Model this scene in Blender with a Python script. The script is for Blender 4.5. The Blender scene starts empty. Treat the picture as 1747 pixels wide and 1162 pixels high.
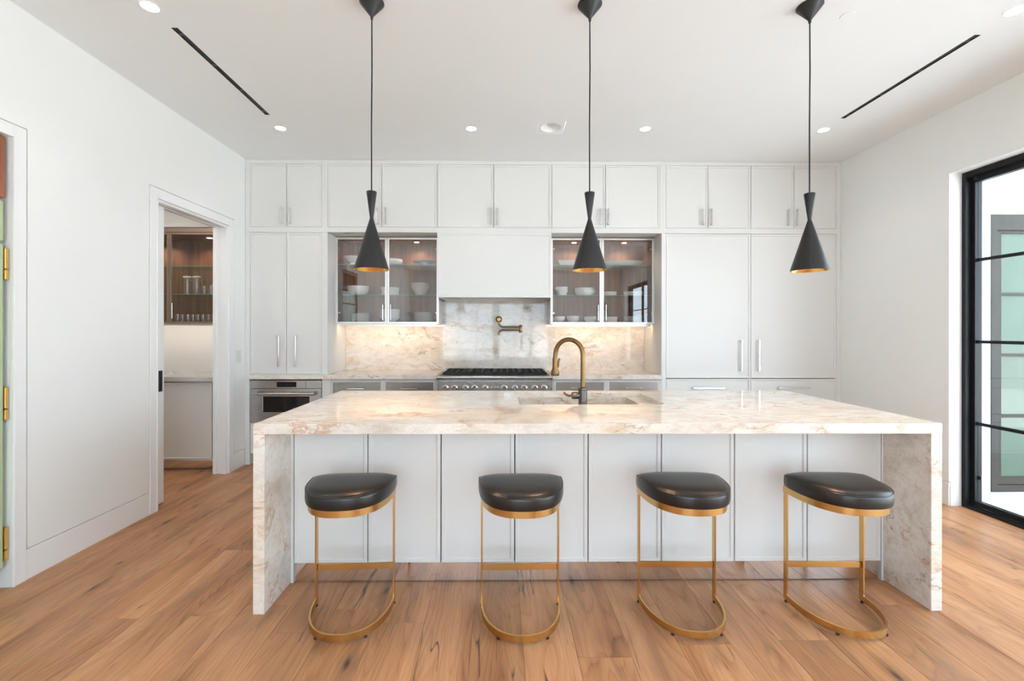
import bpy, bmesh, math, random
from mathutils import Vector, Matrix
R = math.radians
random.seed(7)
S = bpy.context.scene
COL = S.collection

# ------------------------------------------------------------------ camera, world, exposure
cam = bpy.data.cameras.new('camera')
cam.sensor_fit = 'HORIZONTAL'; cam.sensor_width = 36.0
cam.lens = 770.0 / 1747.0 * 36.0
cam.shift_x = 13.5 / 1747.0
cam.shift_y = -17.0 / 1747.0
cam.clip_start = 0.02; cam.clip_end = 200
co = bpy.data.objects.new('camera', cam); COL.objects.link(co)
co.matrix_world = (Matrix.Translation((0, 0, 1.341)) @ Matrix.Rotation(-0.0105, 4, 'Z')
                   @ Matrix.Rotation(R(90), 4, 'X') @ Matrix.Rotation(0.0012, 4, 'Z'))
S.camera = co

W = bpy.data.worlds.new('overcast_sky'); S.world = W; W.use_nodes = True
bg = W.node_tree.nodes['Background']
bg.inputs[0].default_value = (0.715, 0.868, 1.0, 1)
bg.inputs[1].default_value = 7.1
sun = bpy.data.lights.new('sun', 'SUN'); sun.energy = 43.0; sun.angle = R(1.0); sun.color = (0.92, 0.96, 1.0)
so = bpy.data.objects.new('sun', sun); COL.objects.link(so)
so.rotation_euler = Vector((0.30, -0.62, -0.80)).to_track_quat('-Z', 'Y').to_euler()   # high sun behind the kitchen wall
S.view_settings.view_transform = 'Standard'
S.view_settings.look = 'None'
S.view_settings.gamma = 1.0
S.view_settings.use_curve_mapping = False
S.view_settings.exposure = 0.0
try:
    S.cycles.max_bounces = 12; S.cycles.diffuse_bounces = 6; S.cycles.glossy_bounces = 6
    S.cycles.transparent_max_bounces = 16; S.cycles.sample_clamp_indirect = 6.0
    S.cycles.caustics_reflective = False; S.cycles.caustics_refractive = False
except Exception:
    pass

CEIL = 3.045
XL, XR = -2.545, 3.46          # inner faces of the side walls
YB = 5.06                      # stone backsplash / back wall
YF = 4.525                     # face of the tall cabinetry
YROOM = -3.4                   # far end of the room behind the camera

def lamp(name, kind, loc, energy, color, size=0.1, size_y=None, rot=(0, 0, 0), spot=None, blend=0.5):
    l = bpy.data.lights.new(name, kind); l.energy = energy; l.color = color
    if kind == 'AREA':
        l.size = size
        if size_y: l.shape = 'RECTANGLE'; l.size_y = size_y
    else:
        l.shadow_soft_size = size
    if kind == 'SPOT':
        l.spot_size = R(spot or 100); l.spot_blend = blend
    o = bpy.data.objects.new(name, l); COL.objects.link(o); o.location = loc; o.rotation_euler = rot
    return o
WARM = (1.0, 0.70, 0.46)
WARM2 = (1.0, 0.80, 0.60)

# ------------------------------------------------------------------ materials
def new_mat(name):
    m = bpy.data.materials.new(name); m.use_nodes = True
    nt = m.node_tree; b = nt.nodes['Principled BSDF']
    return m, nt, b
def N(nt, t, **kw):
    n = nt.nodes.new(t)
    for k, v in kw.items():
        if k in n.inputs.keys(): n.inputs[k].default_value = v
        else: setattr(n, k, v)
    return n
def L(nt, a, b): nt.links.new(a, b)
def ramp(nt, fac, stops):
    r = nt.nodes.new('ShaderNodeValToRGB')
    e = r.color_ramp.elements
    while len(e) < len(stops): e.new(0.5)
    for i, (p, c) in enumerate(stops):
        e[i].position = p; e[i].color = (c[0], c[1], c[2], 1) if not isinstance(c, (int, float)) else (c, c, c, 1)
    L(nt, fac, r.inputs[0]); return r
def math_n(nt, op, a, b=None):
    n = nt.nodes.new('ShaderNodeMath'); n.operation = op
    for i, v in enumerate((a, b)):
        if v is None: continue
        if isinstance(v, (int, float)): n.inputs[i].default_value = v
        else: L(nt, v, n.inputs[i])
    return n.outputs[0]
def mixc(nt, fac, a, b, mode='MIX'):
    n = nt.nodes.new('ShaderNodeMix'); n.data_type = 'RGBA'; n.blend_type = mode
    for sock, v in ((n.inputs[0], fac), (n.inputs[6], a), (n.inputs[7], b)):
        if isinstance(v, (int, float)): sock.default_value = v
        elif isinstance(v, tuple): sock.default_value = (v[0], v[1], v[2], 1)
        else: L(nt, v, sock)
    return n.outputs[2]

def plain(name, col, rough=0.5, metal=0.0, bump=0.0, bscale=200, var=0.0, spec=0.5, coat=0.0):
    m, nt, b = new_mat(name)
    b.inputs['Roughness'].default_value = rough; b.inputs['Metallic'].default_value = metal
    b.inputs['Specular IOR Level'].default_value = spec
    b.inputs['Coat Weight'].default_value = coat
    tc = N(nt, 'ShaderNodeTexCoord')
    if var:
        no = N(nt, 'ShaderNodeTexNoise', Scale=3.0, Detail=4.0); L(nt, tc.outputs['Object'], no.inputs['Vector'])
        lo = tuple(c * (1 - var) for c in col); hi = tuple(min(1, c * (1 + var)) for c in col)
        r = ramp(nt, no.outputs[0], [(0.3, lo), (0.7, hi)]); L(nt, r.outputs[0], b.inputs['Base Color'])
    else:
        b.inputs['Base Color'].default_value = (*col, 1)
    if bump:
        n2 = N(nt, 'ShaderNodeTexNoise', Scale=float(bscale), Detail=3.0); L(nt, tc.outputs['Object'], n2.inputs['Vector'])
        bp = N(nt, 'ShaderNodeBump', Strength=bump, Distance=0.002); L(nt, n2.outputs[0], bp.inputs['Height'])
        L(nt, bp.outputs[0], b.inputs['Normal'])
    return m

def brushed(name, col, rough, axis=(1, 1, 60), amt=0.12):
    m, nt, b = new_mat(name)
    b.inputs['Base Color'].default_value = (*col, 1); b.inputs['Metallic'].default_value = 1.0
    tc = N(nt, 'ShaderNodeTexCoord'); mp = N(nt, 'ShaderNodeMapping'); mp.inputs['Scale'].default_value = axis
    L(nt, tc.outputs['Object'], mp.inputs['Vector'])
    no = N(nt, 'ShaderNodeTexNoise', Scale=12.0, Detail=5.0); L(nt, mp.outputs[0], no.inputs['Vector'])
    r = ramp(nt, no.outputs[0], [(0.3, rough - amt), (0.7, rough + amt)]); L(nt, r.outputs[0], b.inputs['Roughness'])
    return m

def stone_mat():
    m, nt, b = new_mat('quartzite')
    geo = N(nt, 'ShaderNodeNewGeometry')
    mp = N(nt, 'ShaderNodeMapping'); mp.inputs['Rotation'].default_value = (R(35), R(28), R(-30)); mp.inputs['Scale'].default_value = (1.0, 1.9, 1.9)
    L(nt, geo.outputs['Position'], mp.inputs['Vector'])
    wn = N(nt, 'ShaderNodeTexNoise', Scale=1.7, Detail=5.0); L(nt, mp.outputs[0], wn.inputs['Vector'])
    sub = N(nt, 'ShaderNodeVectorMath', operation='SUBTRACT'); L(nt, wn.outputs['Color'], sub.inputs[0]); sub.inputs[1].default_value = (.5, .5, .5)
    sc = N(nt, 'ShaderNodeVectorMath', operation='SCALE'); L(nt, sub.outputs[0], sc.inputs[0]); sc.inputs['Scale'].default_value = 0.38
    ad = N(nt, 'ShaderNodeVectorMath', operation='ADD'); L(nt, mp.outputs[0], ad.inputs[0]); L(nt, sc.outputs[0], ad.inputs[1])
    V = ad.outputs[0]
    def noise(scale, det, vec=V, rough=0.55):
        n = N(nt, 'ShaderNodeTexNoise', Scale=scale, Detail=det, Roughness=rough); L(nt, vec, n.inputs['Vector']); return n.outputs[0]
    base = ramp(nt, noise(2.6, 9, rough=0.62), [(0.28, (.63, .58, .53)), (0.42, (.72, .685, .645)), (0.56, (.79, .775, .755)), (0.72, (.745, .70, .655))]).outputs[0]
    grey = ramp(nt, noise(1.35, 7), [(0.54, 0.0), (0.72, 0.5)]).outputs[0]
    c = mixc(nt, grey, base, (.55, .545, .54))
    cream = ramp(nt, noise(1.15, 6), [(0.48, 0.0), (0.70, 0.5)]).outputs[0]
    c = mixc(nt, cream, c, (.76, .65, .505))
    # crystalline mottling at two sizes
    fine = ramp(nt, noise(13, 8, rough=0.72), [(0.36, (.84, .80, .77)), (0.5, (1, .99, .98)), (0.64, (1.06, 1.06, 1.06))]).outputs[0]
    c = mixc(nt, 0.8, c, fine, 'MULTIPLY')
    fine2 = ramp(nt, noise(48, 4, rough=0.7), [(0.36, (.88, .86, .84)), (0.58, (1.03, 1.03, 1.03))]).outputs[0]
    c = mixc(nt, 0.5, c, fine2, 'MULTIPLY')
    def vein(scale, det, w, mscale, m0, m1, col, amt):
        nonlocal c
        d = math_n(nt, 'ABSOLUTE', math_n(nt, 'SUBTRACT', noise(scale, det, rough=0.62), 0.5))
        line = ramp(nt, d, [(0.0, 1.0), (w * 0.3, 0.55), (w, 0.0)]).outputs[0]
        mask = ramp(nt, noise(mscale, 4), [(m0, 0.0), (m1, 1.0)]).outputs[0]
        f = math_n(nt, 'MULTIPLY', math_n(nt, 'MULTIPLY', line, mask), amt)
        c = mixc(nt, f, c, col)
    vein(1.0, 9, 0.050, 1.9, 0.54, 0.64, (.60, .385, .18), 0.5)
    vein(1.9, 9, 0.020, 2.2, 0.52, 0.60, (.46, .215, .08), 0.75)
    vein(3.8, 7, 0.014, 1.6, 0.52, 0.60, (.52, .33, .20), 0.5)
    vein(1.3, 9, 0.034, 2.6, 0.565, 0.63, (.45, .215, .07), 0.9)
    vein(1.3, 9, 0.010, 2.9, 0.575, 0.63, (.16, .10, .06), 0.8)
    vein(1.5, 9, 0.012, 1.5, 0.57, 0.64, (.15, .12, .10), 0.7)
    c = mixc(nt, 1.0, c, (.985, .955, .915), 'MULTIPLY')
    L(nt, c, b.inputs['Base Color'])
    b.inputs['Roughness'].default_value = 0.05
    b.inputs['Specular IOR Level'].default_value = 0.55
    return m

def oak_mat():
    m, nt, b = new_mat('oak_plank')
    tc = N(nt, 'ShaderNodeTexCoord'); oi = N(nt, 'ShaderNodeObjectInfo')
    comb = N(nt, 'ShaderNodeCombineXYZ')
    L(nt, math_n(nt, 'MULTIPLY', oi.outputs['Random'], 37.0), comb.inputs[0])
    L(nt, math_n(nt, 'MULTIPLY', oi.outputs['Random'], 91.0), comb.inputs[1])
    ad = N(nt, 'ShaderNodeVectorMath', operation='ADD'); L(nt, tc.outputs['Object'], ad.inputs[0]); L(nt, comb.outputs[0], ad.inputs[1])
    def mapped(sx, sy):
        mp = N(nt, 'ShaderNodeMapping'); mp.inputs['Scale'].default_value = (sx, sy, 1); L(nt, ad.outputs[0], mp.inputs['Vector']); return mp.outputs[0]
    def noise(vec, scale, det, rough=0.6, dist=0.0):
        n = N(nt, 'ShaderNodeTexNoise', Scale=scale, Detail=det, Roughness=rough, Distortion=dist); L(nt, vec, n.inputs['Vector']); return n.outputs[0]
    # knots: the rings of the figure bend round them
    vo = N(nt, 'ShaderNodeTexVoronoi', voronoi_dimensions='2D', Scale=1.0, Randomness=1.0); L(nt, mapped(3.4, 1.15), vo.inputs['Vector'])
    pick = ramp(nt, noise(mapped(1.7, 0.9), 1.0, 2), [(0.455, 0.0), (0.51, 1.0)]).outputs[0]
    near = ramp(nt, vo.outputs['Distance'], [(0.0, 1.0), (0.38, 0.0)]).outputs[0]
    bend = math_n(nt, 'MULTIPLY', math_n(nt, 'MULTIPLY', near, pick), 0.10)
    # cathedral figure: contour rings of a slow field stretched along the board
    field = math_n(nt, 'ADD', noise(mapped(3.6, 0.42), 1.0, 2.0, 0.4, 0.15), bend)
    rings = math_n(nt, 'FRACT', math_n(nt, 'MULTIPLY', field, 26.0))
    ring = ramp(nt, rings, [(0.0, 0.0), (0.18, 0.55), (0.65, 1.0), (0.92, 0.8), (1.0, 0.0)]).outputs[0]
    pores = noise(mapped(230, 7.0), 1.0, 3, 0.7)
    streak = noise(mapped(14, 0.5), 1.0, 4, 0.55)
    broad = noise(mapped(5.0, 0.8), 1.0, 3, 0.5)
    g = math_n(nt, 'ADD', math_n(nt, 'MULTIPLY', ring, 0.085), math_n(nt, 'MULTIPLY', streak, 0.25))
    g = math_n(nt, 'ADD', g, math_n(nt, 'MULTIPLY', pores, 0.26))
    g = math_n(nt, 'ADD', g, math_n(nt, 'MULTIPLY', broad, 0.44))
    col = ramp(nt, g, [(0.37, (.235, .098, .040)), (0.47, (.415, .190, .084)), (0.56, (.515, .254, .120)), (0.68, (.625, .338, .172))]).outputs[0]
    tint = ramp(nt, oi.outputs['Random'], [(0.0, (.78, .77, .76)), (0.25, (.97, .93, .89)), (0.5, (1.06, 1.06, 1.06)), (0.75, (.88, .88, .90)), (1.0, (1.13, 1.13, 1.13))]).outputs[0]
    col = mixc(nt, 1.0, col, tint, 'MULTIPLY')
    # smoky mineral patches
    sm = ramp(nt, noise(mapped(4.5, 1.0), 1.6, 4), [(0.54, 0.0), (0.74, 0.62)]).outputs[0]
    col = mixc(nt, sm, col, (.20, .105, .060))
    kn = ramp(nt, vo.outputs['Distance'], [(0.010, 1.0), (0.032, 0.70), (0.060, 0.34), (0.17, 0.0)]).outputs[0]
    col = mixc(nt, math_n(nt, 'MULTIPLY', math_n(nt, 'MULTIPLY', kn, pick), 0.9), col, (.055, .032, .02))
    # drying cracks along the grain
    d = math_n(nt, 'ABSOLUTE', math_n(nt, 'SUBTRACT', noise(mapped(7, 0.55), 1.0, 3, 0.55, 0.3), 0.5))
    ln = ramp(nt, d, [(0.0, 1.0), (0.009, 0.0)]).outputs[0]
    mk = ramp(nt, noise(mapped(4.0, 2.3), 1.0, 2), [(0.575, 0.0), (0.61, 1.0)]).outputs[0]
    crack = math_n(nt, 'MULTIPLY', ln, mk)
    col = mixc(nt, math_n(nt, 'MULTIPLY', crack, 0.92), col, (.035, .022, .015))
    L(nt, col, b.inputs['Base Color'])
    rr = ramp(nt, pores, [(0.3, 0.44), (0.7, 0.34)]).outputs[0]; L(nt, rr, b.inputs['Roughness'])
    b.inputs['Specular IOR Level'].default_value = 0.40
    bp = N(nt, 'ShaderNodeBump', Strength=0.08, Distance=0.002); L(nt, g, bp.inputs['Height']); L(nt, bp.outputs[0], b.inputs['Normal'])
    return m

def walnut_mat(name='walnut', dark=(.085, .034, .016), mid=(.17, .072, .033), light=(.27, .125, .06)):
    m, nt, b = new_mat(name)
    geo = N(nt, 'ShaderNodeNewGeometry'); mp = N(nt, 'ShaderNodeMapping'); mp.inputs['Scale'].default_value = (26, 26, 1.1)
    L(nt, geo.outputs['Position'], mp.inputs['Vector'])
    n = N(nt, 'ShaderNodeTexNoise', Scale=1.0, Detail=6.0, Roughness=0.62, Distortion=0.4); L(nt, mp.outputs[0], n.inputs['Vector'])
    r = ramp(nt, n.outputs[0], [(0.3, dark), (0.5, mid), (0.72, light)]); L(nt, r.outputs[0], b.inputs['Base Color'])
    b.inputs['Roughness'].default_value = 0.38
    return m

def pane_mat(name, tint=(1, 1, 1), gloss_tint=(1, 1, 1), ior=1.5, add=0.0):
    m = bpy.data.materials.new(name); m.use_nodes = True; nt = m.node_tree
    nt.nodes.clear()
    out = N(nt, 'ShaderNodeOutputMaterial'); tr = N(nt, 'ShaderNodeBsdfTransparent'); gl = N(nt, 'ShaderNodeBsdfGlossy')
    tr.inputs[0].default_value = (*tint, 1); gl.inputs[0].default_value = (*gloss_tint, 1); gl.inputs['Roughness'].default_value = 0.0
    lw = N(nt, 'ShaderNodeLayerWeight', Blend=0.5); mx = N(nt, 'ShaderNodeMixShader')
    f0 = ((ior - 1) / (ior + 1)) ** 2 + add
    f = math_n(nt, 'ADD', math_n(nt, 'MULTIPLY', math_n(nt, 'POWER', lw.outputs['Facing'], 5.0), 1 - f0), f0)
    L(nt, f, mx.inputs[0]); L(nt, tr.outputs[0], mx.inputs[1]); L(nt, gl.outputs[0], mx.inputs[2]); L(nt, mx.outputs[0], out.inputs[0])
    return m

def emit_mat(name, col, strength):
    m, nt, b = new_mat(name)
    b.inputs['Base Color'].default_value = (*col, 1)
    b.inputs['Emission Color'].default_value = (*col, 1); b.inputs['Emission Strength'].default_value = strength
    return m

M = {}
M['wall'] = plain('wall_paint', (.82, .83, .815), 0.65, bump=0.03, bscale=350, var=0.006)
M['ceil'] = plain('ceiling_paint', (.86, .885, .89), 0.8, bump=0.03, bscale=300, var=0.005)
M['trim'] = plain('trim_paint', (.83, .835, .83), 0.35, var=0.004)
M['cab'] = plain('cabinet_lacquer', (.71, .708, .69), 0.45, var=0.004, spec=0.28)
M['dark'] = plain('black_and_gap_shade', (.02, .02, .02), 0.6, var=0.1)  # black parts, and the shade painted behind door gaps
M['stone'] = stone_mat()
M['oak'] = oak_mat()
M['walnut'] = walnut_mat()
M['walnut_red'] = walnut_mat('walnut_louvre', (.16, .05, .022), (.30, .10, .045), (.42, .16, .08))
M['black'] = plain('black_matt_metal', (.034, .034, .035), 0.42, 0.6, bump=0.02, bscale=500, var=0.1)
M['steel_black'] = plain('black_steel_frame', (.010, .0115, .014), 0.42, 0.0, var=0.1, spec=0.25)
M['brass'] = plain('brushed_brass', (.66, .415, .16), 0.25, 1.0, var=0.02)
M['gold'] = plain('beaten_gold_lining', (.95, .58, .20), 0.22, 1.0, bump=0.5, bscale=45, var=0.08)
M['gold_hinge'] = plain('polished_gold', (.85, .52, .16), 0.25, 1.0, var=0.05)
M['aged_brass'] = plain('aged_brass', (.235, .142, .06), 0.33, 1.0, var=0.25)
M['grey_metal_and_reflection'] = plain('grey_metal_and_reflection', (.13, .12, .105), 0.32, 1.0, var=0.15)  # grey clips; on the brass faucet, reflected grey put into the colour
M['chrome'] = plain('polished_nickel', (.80, .79, .77), 0.12, 1.0, var=0.03)
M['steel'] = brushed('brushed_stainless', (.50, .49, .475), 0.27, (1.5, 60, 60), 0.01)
M['steel_window_gleam'] = brushed('stainless_window_gleam', (.74, .74, .74), 0.2, (1.5, 60, 60), 0.01)  # window reflection put into a brighter steel colour
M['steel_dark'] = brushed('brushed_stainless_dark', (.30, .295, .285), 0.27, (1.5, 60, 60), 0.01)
M['satin'] = plain('satin_aluminium', (.80, .78, .75), 0.33, 0.85, var=0.03)
M['mirror'] = plain('mirror_plinth', (.86, .80, .76), 0.03, 1.0, var=0.01)
M['iron'] = plain('cast_iron', (.018, .018, .018), 0.5, 0.4, bump=0.15, bscale=160, var=0.15)
M['leather'] = plain('black_leather', (.011, .010, .0095), 0.31, bump=0.10, bscale=260, var=0.25, spec=0.5)
M['rubber'] = plain('black_rubber', (.015, .015, .015), 0.7, var=0.1)
M['china'] = plain('white_china', (.80, .79, .765), 0.18, var=0.01)
M['pane'] = pane_mat('clear_pane')
M['cabpane'] = pane_mat('cabinet_pane', (.93, .93, .93), ior=1.55, add=0.035)
M['shelf'] = pane_mat('glass_shelf', (.80, .92, .88), (.8, 1, .95))
M['shelf_edge'] = plain('green_glass_edge', (.22, .36, .32), 0.15, var=0.05)
M['satin_warm_reflect'] = plain('satin_frame_warm_reflect', (.40, .30, .23), 0.4, 0.7, var=0.05)  # warm reflection on the satin frame put into its colour
M['grey_stone'] = plain('grey_marble', (.56, .545, .53), 0.12, var=0.18)
M['dkglass'] = plain('black_oven_glass', (.008, .008, .009), 0.06, var=0.05)
M['green'] = plain('sage_green_enamel', (.45, .53, .33), 0.25, var=0.01)
M['disc_brown'] = plain('dark_brown', (.055, .028, .013), 0.5, var=0.2)
M['ext_white'] = plain('white_render', (.86, .87, .88), 0.7, bump=0.05, var=0.01)
M['taupe'] = plain('taupe_frame', (.040, .037, .031), 0.6, spec=0.2, var=0.03)
M['patio'] = plain('pale_paving', (.72, .70, .67), 0.6, var=0.04)
M['ext_pane'] = plain('tree_reflection_glazing', (.075, .115, .080), 0.05, spec=0.35, var=0.08)  # reflected trees put into the pane's green base colour
M['lens'] = emit_mat('downlight_lens', (1, .97, .92), 14.0)
M['puck'] = emit_mat('puck_lens', (1, .82, .66), 9.0)
M['bulb'] = emit_mat('bulb_glow', (1, .78, .5), 10.0)
M['switch'] = plain('switch_plastic', (.70, .70, .69), 0.3, var=0.01)
M['bounce_ground'] = plain('pale_bounce_ground', (.46, .45, .43), 0.9, bump=0.4, bscale=60, var=0.2)
M['glass'] = pane_mat('drinking_glass', (.95, .95, .95), ior=1.75)

# ------------------------------------------------------------------ geometry helpers
class MB:
    """collects geometry in world (or local) coordinates; build() links it as ONE mesh object"""
    def __init__(s): s.v = []; s.f = []
    def add(s, vs, fs):
        o = len(s.v); s.v += [tuple(p) for p in vs]; s.f += [tuple(i + o for i in f) for f in fs]; return s
    def box(s, x0, x1, y0, y1, z0, z1):
        return s.add([(x0, y0, z0), (x1, y0, z0), (x1, y1, z0), (x0, y1, z0), (x0, y0, z1), (x1, y0, z1), (x1, y1, z1), (x0, y1, z1)],
                     [(0, 3, 2, 1), (4, 5, 6, 7), (0, 1, 5, 4), (1, 2, 6, 5), (2, 3, 7, 6), (3, 0, 4, 7)])
    def cbox(s, x0, x1, y0, y1, z0, z1, c=0.002):
        """box with chamfered edges"""
        bm = bmesh.new()
        bmesh.ops.create_cube(bm, size=1.0)
        for v in bm.verts: v.co = Vector(((x0 + x1) / 2 + v.co.x * (x1 - x0), (y0 + y1) / 2 + v.co.y * (y1 - y0), (z0 + z1) / 2 + v.co.z * (z1 - z0)))
        bmesh.ops.bevel(bm, geom=bm.edges[:], offset=c, segments=1, affect='EDGES', profile=0.5)
        s.bm(bm); return s
    def bm(s, bm):
        bm.verts.index_update()
        s.add([v.co[:] for v in bm.verts], [[v.index for v in f.verts] for f in bm.faces]); bm.free(); return s
    def lathe(s, prof, c=(0, 0, 0), n=32, cap0=True, cap1=True, axis='z', sx=1.0):
        """prof: [(r, h)...]; revolved about the axis through c"""
        vs = []; fs = []
        for r, h in prof:
            for k in range(n):
                a = 2 * math.pi * k / n
                p = (r * math.cos(a) * sx, r * math.sin(a), h)
                if axis == 'y': p = (p[0], p[2], -p[1])
                if axis == 'x': p = (p[2], p[0], p[1])
                vs.append((p[0] + c[0], p[1] + c[1], p[2] + c[2]))
        for i in range(len(prof) - 1):
            for k in range(n):
                k2 = (k + 1) % n
                fs.append((i * n + k, i * n + k2, (i + 1) * n + k2, (i + 1) * n + k))
        if cap0: fs.append(tuple(range(n - 1, -1, -1)))
        if cap1: b = (len(prof) - 1) * n; fs.append(tuple(b + k for k in range(n)))
        return s.add(vs, fs)
    def tube(s, path, rad, n=14, caps=True):
        P = [Vector(p) for p in path]; rads = rad if isinstance(rad, (list, tuple)) else [rad] * len(P)
        vs = []; fs = []
        T0 = (P[1] - P[0]).normalized()
        up = Vector((0, 0, 1)) if abs(T0.z) < 0.9 else Vector((1, 0, 0))
        Nn = (up - T0 * up.dot(T0)).normalized()
        for i, p in enumerate(P):
            T = ((P[min(i + 1, len(P) - 1)] - p).normalized() + (p - P[max(i - 1, 0)]).normalized()).normalized()
            Nn = (Nn - T * Nn.dot(T)).normalized(); B = T.cross(Nn)
            for k in range(n):
                a = 2 * math.pi * k / n
                vs.append(tuple(p + (Nn * math.cos(a) + B * math.sin(a)) * rads[i]))
        for i in range(len(P) - 1):
            for k in range(n):
                k2 = (k + 1) % n
                fs.append((i * n + k, i * n + k2, (i + 1) * n + k2, (i + 1) * n + k))
        if caps:
            fs.append(tuple(range(n - 1, -1, -1))); b = (len(P) - 1) * n; fs.append(tuple(b + k for k in range(n)))
        return s.add(vs, fs)
    def strap(s, path, th, z0, z1, closed=False):
        """vertical flat strap of thickness th that follows a plan path from z0 to z1"""
        n = len(path); L_ = []; R_ = []
        for i in range(n):
            a = Vector(path[(i - 1) % n] if (closed or i > 0) else path[i]); b_ = Vector(path[(i + 1) % n] if (closed or i < n - 1) else path[i])
            t = (b_ - a).normalized(); nn = Vector((-t.y, t.x)) * th / 2; p = Vector(path[i])
            L_.append(p + nn); R_.append(p - nn)
        vs = []
        for i in range(n):
            vs += [(L_[i].x, L_[i].y, z0), (R_[i].x, R_[i].y, z0), (R_[i].x, R_[i].y, z1), (L_[i].x, L_[i].y, z1)]
        fs = []
        rng = range(n if closed else n - 1)
        for i in rng:
            a = 4 * i; b_ = 4 * ((i + 1) % n)
            for k in range(4):
                k2 = (k + 1) % 4
                fs.append((a + k, a + k2, b_ + k2, b_ + k))
        if not closed:
            fs.append((0, 3, 2, 1)); e = 4 * (n - 1); fs.append((e, e + 1, e + 2, e + 3))
        return s.add(vs, fs)
    def plate(s, axis, a0, a1, b0, b1, t0, t1, holes=()):
        """slab in a plane with rectangular holes. axis 'z': a=x b=y t=z; 'y': a=x b=z t=y; 'x': a=y b=z t=x"""
        A = sorted({a0, a1, *[h[0] for h in holes], *[h[1] for h in holes]}); A = [a for a in A if a0 <= a <= a1]
        B = sorted({b0, b1, *[h[2] for h in holes], *[h[3] for h in holes]}); B = [b for b in B if b0 <= b <= b1]
        def P(a, b, t): return {'z': (a, b, t), 'y': (a, t, b), 'x': (t, a, b)}[axis]
        def solid(i, j):
            if i < 0 or j < 0 or i >= len(A) - 1 or j >= len(B) - 1: return False
            ca = (A[i] + A[i + 1]) / 2; cb = (B[j] + B[j + 1]) / 2
            return not any(h[0] < ca < h[1] and h[2] < cb < h[3] for h in holes)
        for i in range(len(A) - 1):
            for j in range(len(B) - 1):
                if not solid(i, j): continue
                q = [(A[i], B[j]), (A[i + 1], B[j]), (A[i + 1], B[j + 1]), (A[i], B[j + 1])]
                s.add([P(*p, t0) for p in q], [(0, 1, 2, 3)]); s.add([P(*p, t1) for p in q], [(3, 2, 1, 0)])
                for k, (di, dj) in enumerate(((0, -1), (1, 0), (0, 1), (-1, 0))):
                    if not solid(i + di, j + dj):
                        p, r = q[k], q[(k + 1) % 4]
                        s.add([P(*p, t0), P(*r, t0), P(*r, t1), P(*p, t1)], [(0, 1, 2, 3)])
        return s
    def panel(s, x0, x1, z0, z1, y, th=0.02, fw=0.016, dep=0.006, bev=0.004):
        """cabinet front facing -Y at plane y: thin proud rim round a recessed field"""
        def ring(i, yy): return [(x0 + i, yy, z0 + i), (x1 - i, yy, z0 + i), (x1 - i, yy, z1 - i), (x0 + i, yy, z1 - i)]
        loops = [ring(0, y + th), ring(0, y + 0.0015), ring(0.0015, y), ring(fw, y), ring(fw + bev, y + dep)]
        vs = [p for l in loops for p in l]; fs = []
        for i in range(len(loops) - 1):
            for k in range(4):
                k2 = (k + 1) % 4
                fs.append((4 * i + k, 4 * i + k2, 4 * i + 4 + k2, 4 * i + 4 + k))
        fs.append((16, 17, 18, 19)); fs.append((3, 2, 1, 0))
        return s.add(vs, fs)
    def pull(s, x, z, L_, y, vert=True, w=0.012, out=0.032):
        """bar pull: flat bar on two posts, in front of plane y"""
        h = L_ / 2
        if vert:
            s.cbox(x - w / 2, x + w / 2, y - out, y - out + 0.009, z - h, z + h, 0.0015)
            for q in (z - h + 0.012, z + h - 0.012): s.box(x - w / 2 + .001, x + w / 2 - .001, y - out + 0.009, y, q - 0.006, q + 0.006)
        else:
            s.cbox(x - h, x + h, y - out, y - out + 0.009, z - w / 2, z + w / 2, 0.0015)
            for q in (x - h + 0.012, x + h - 0.012): s.box(q - 0.006, q + 0.006, y - out + 0.009, y, z - w / 2 + .001, z + w / 2 - .001)
        return s
    def build(s, name, mat, parent=None, smooth=False, local=False, bevel=0.0, subsurf=0, recalc=True, angle=40):
        me = bpy.data.meshes.new(name)
        off = Vector((0, 0, 0))
        if parent is not None and not local:
            p = parent
            while p is not None: off += p.location; p = p.parent
        me.from_pydata([tuple(Vector(v) - off) for v in s.v], [], s.f)
        bm = bmesh.new(); bm.from_mesh(me)
        bmesh.ops.remove_doubles(bm, verts=bm.verts[:], dist=1e-6)
        if recalc: bmesh.ops.recalc_face_normals(bm, faces=bm.faces[:])
        if bevel:
            es = [e for e in bm.edges if len(e.link_faces) == 2 and e.calc_face_angle(0) > R(50)]
            bmesh.ops.bevel(bm, geom=es, offset=bevel, segments=2, affect='EDGES', profile=0.5)
        bm.to_mesh(me); bm.free()
        me.materials.append(M[mat] if isinstance(mat, str) else mat)
        if smooth:
            me.polygons.foreach_set('use_smooth', [True] * len(me.polygons))
            try: me.set_sharp_from_angle(angle=R(angle))
            except Exception: pass
        o = bpy.data.objects.new(name, me); COL.objects.link(o)
        if parent is not None: o.parent = parent
        if subsurf:
            md = o.modifiers.new('subsurf', 'SUBSURF'); md.levels = subsurf; md.render_levels = subsurf
        return o

def tag(o, label, cat, group=None):
    o['label'] = label; o['category'] = cat
    if group: o['group'] = group
    return o
def thing(name, label, cat, loc=(0, 0, 0), group=None, rz=0.0):
    o = bpy.data.objects.new(name, None); COL.objects.link(o); o.location = loc; o.rotation_euler = (0, 0, rz)
    o.empty_display_size = 0.1
    return tag(o, label, cat, group)
def struct(o): o['kind'] = 'structure'; return o
def stuff(o): o['kind'] = 'stuff'; return o
def dup(root, loc, label=None, group=None, rz=None):
    def cp(o, parent):
        c = o.copy(); COL.objects.link(c); c.parent = parent
        for ch in list(o.children): cp(ch, c)
        return c
    r = cp(root, None); r.location = loc
    if rz is not None: r.rotation_euler = (0, 0, rz)
    if label: r['label'] = label
    if group: r['group'] = group
    return r

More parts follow.
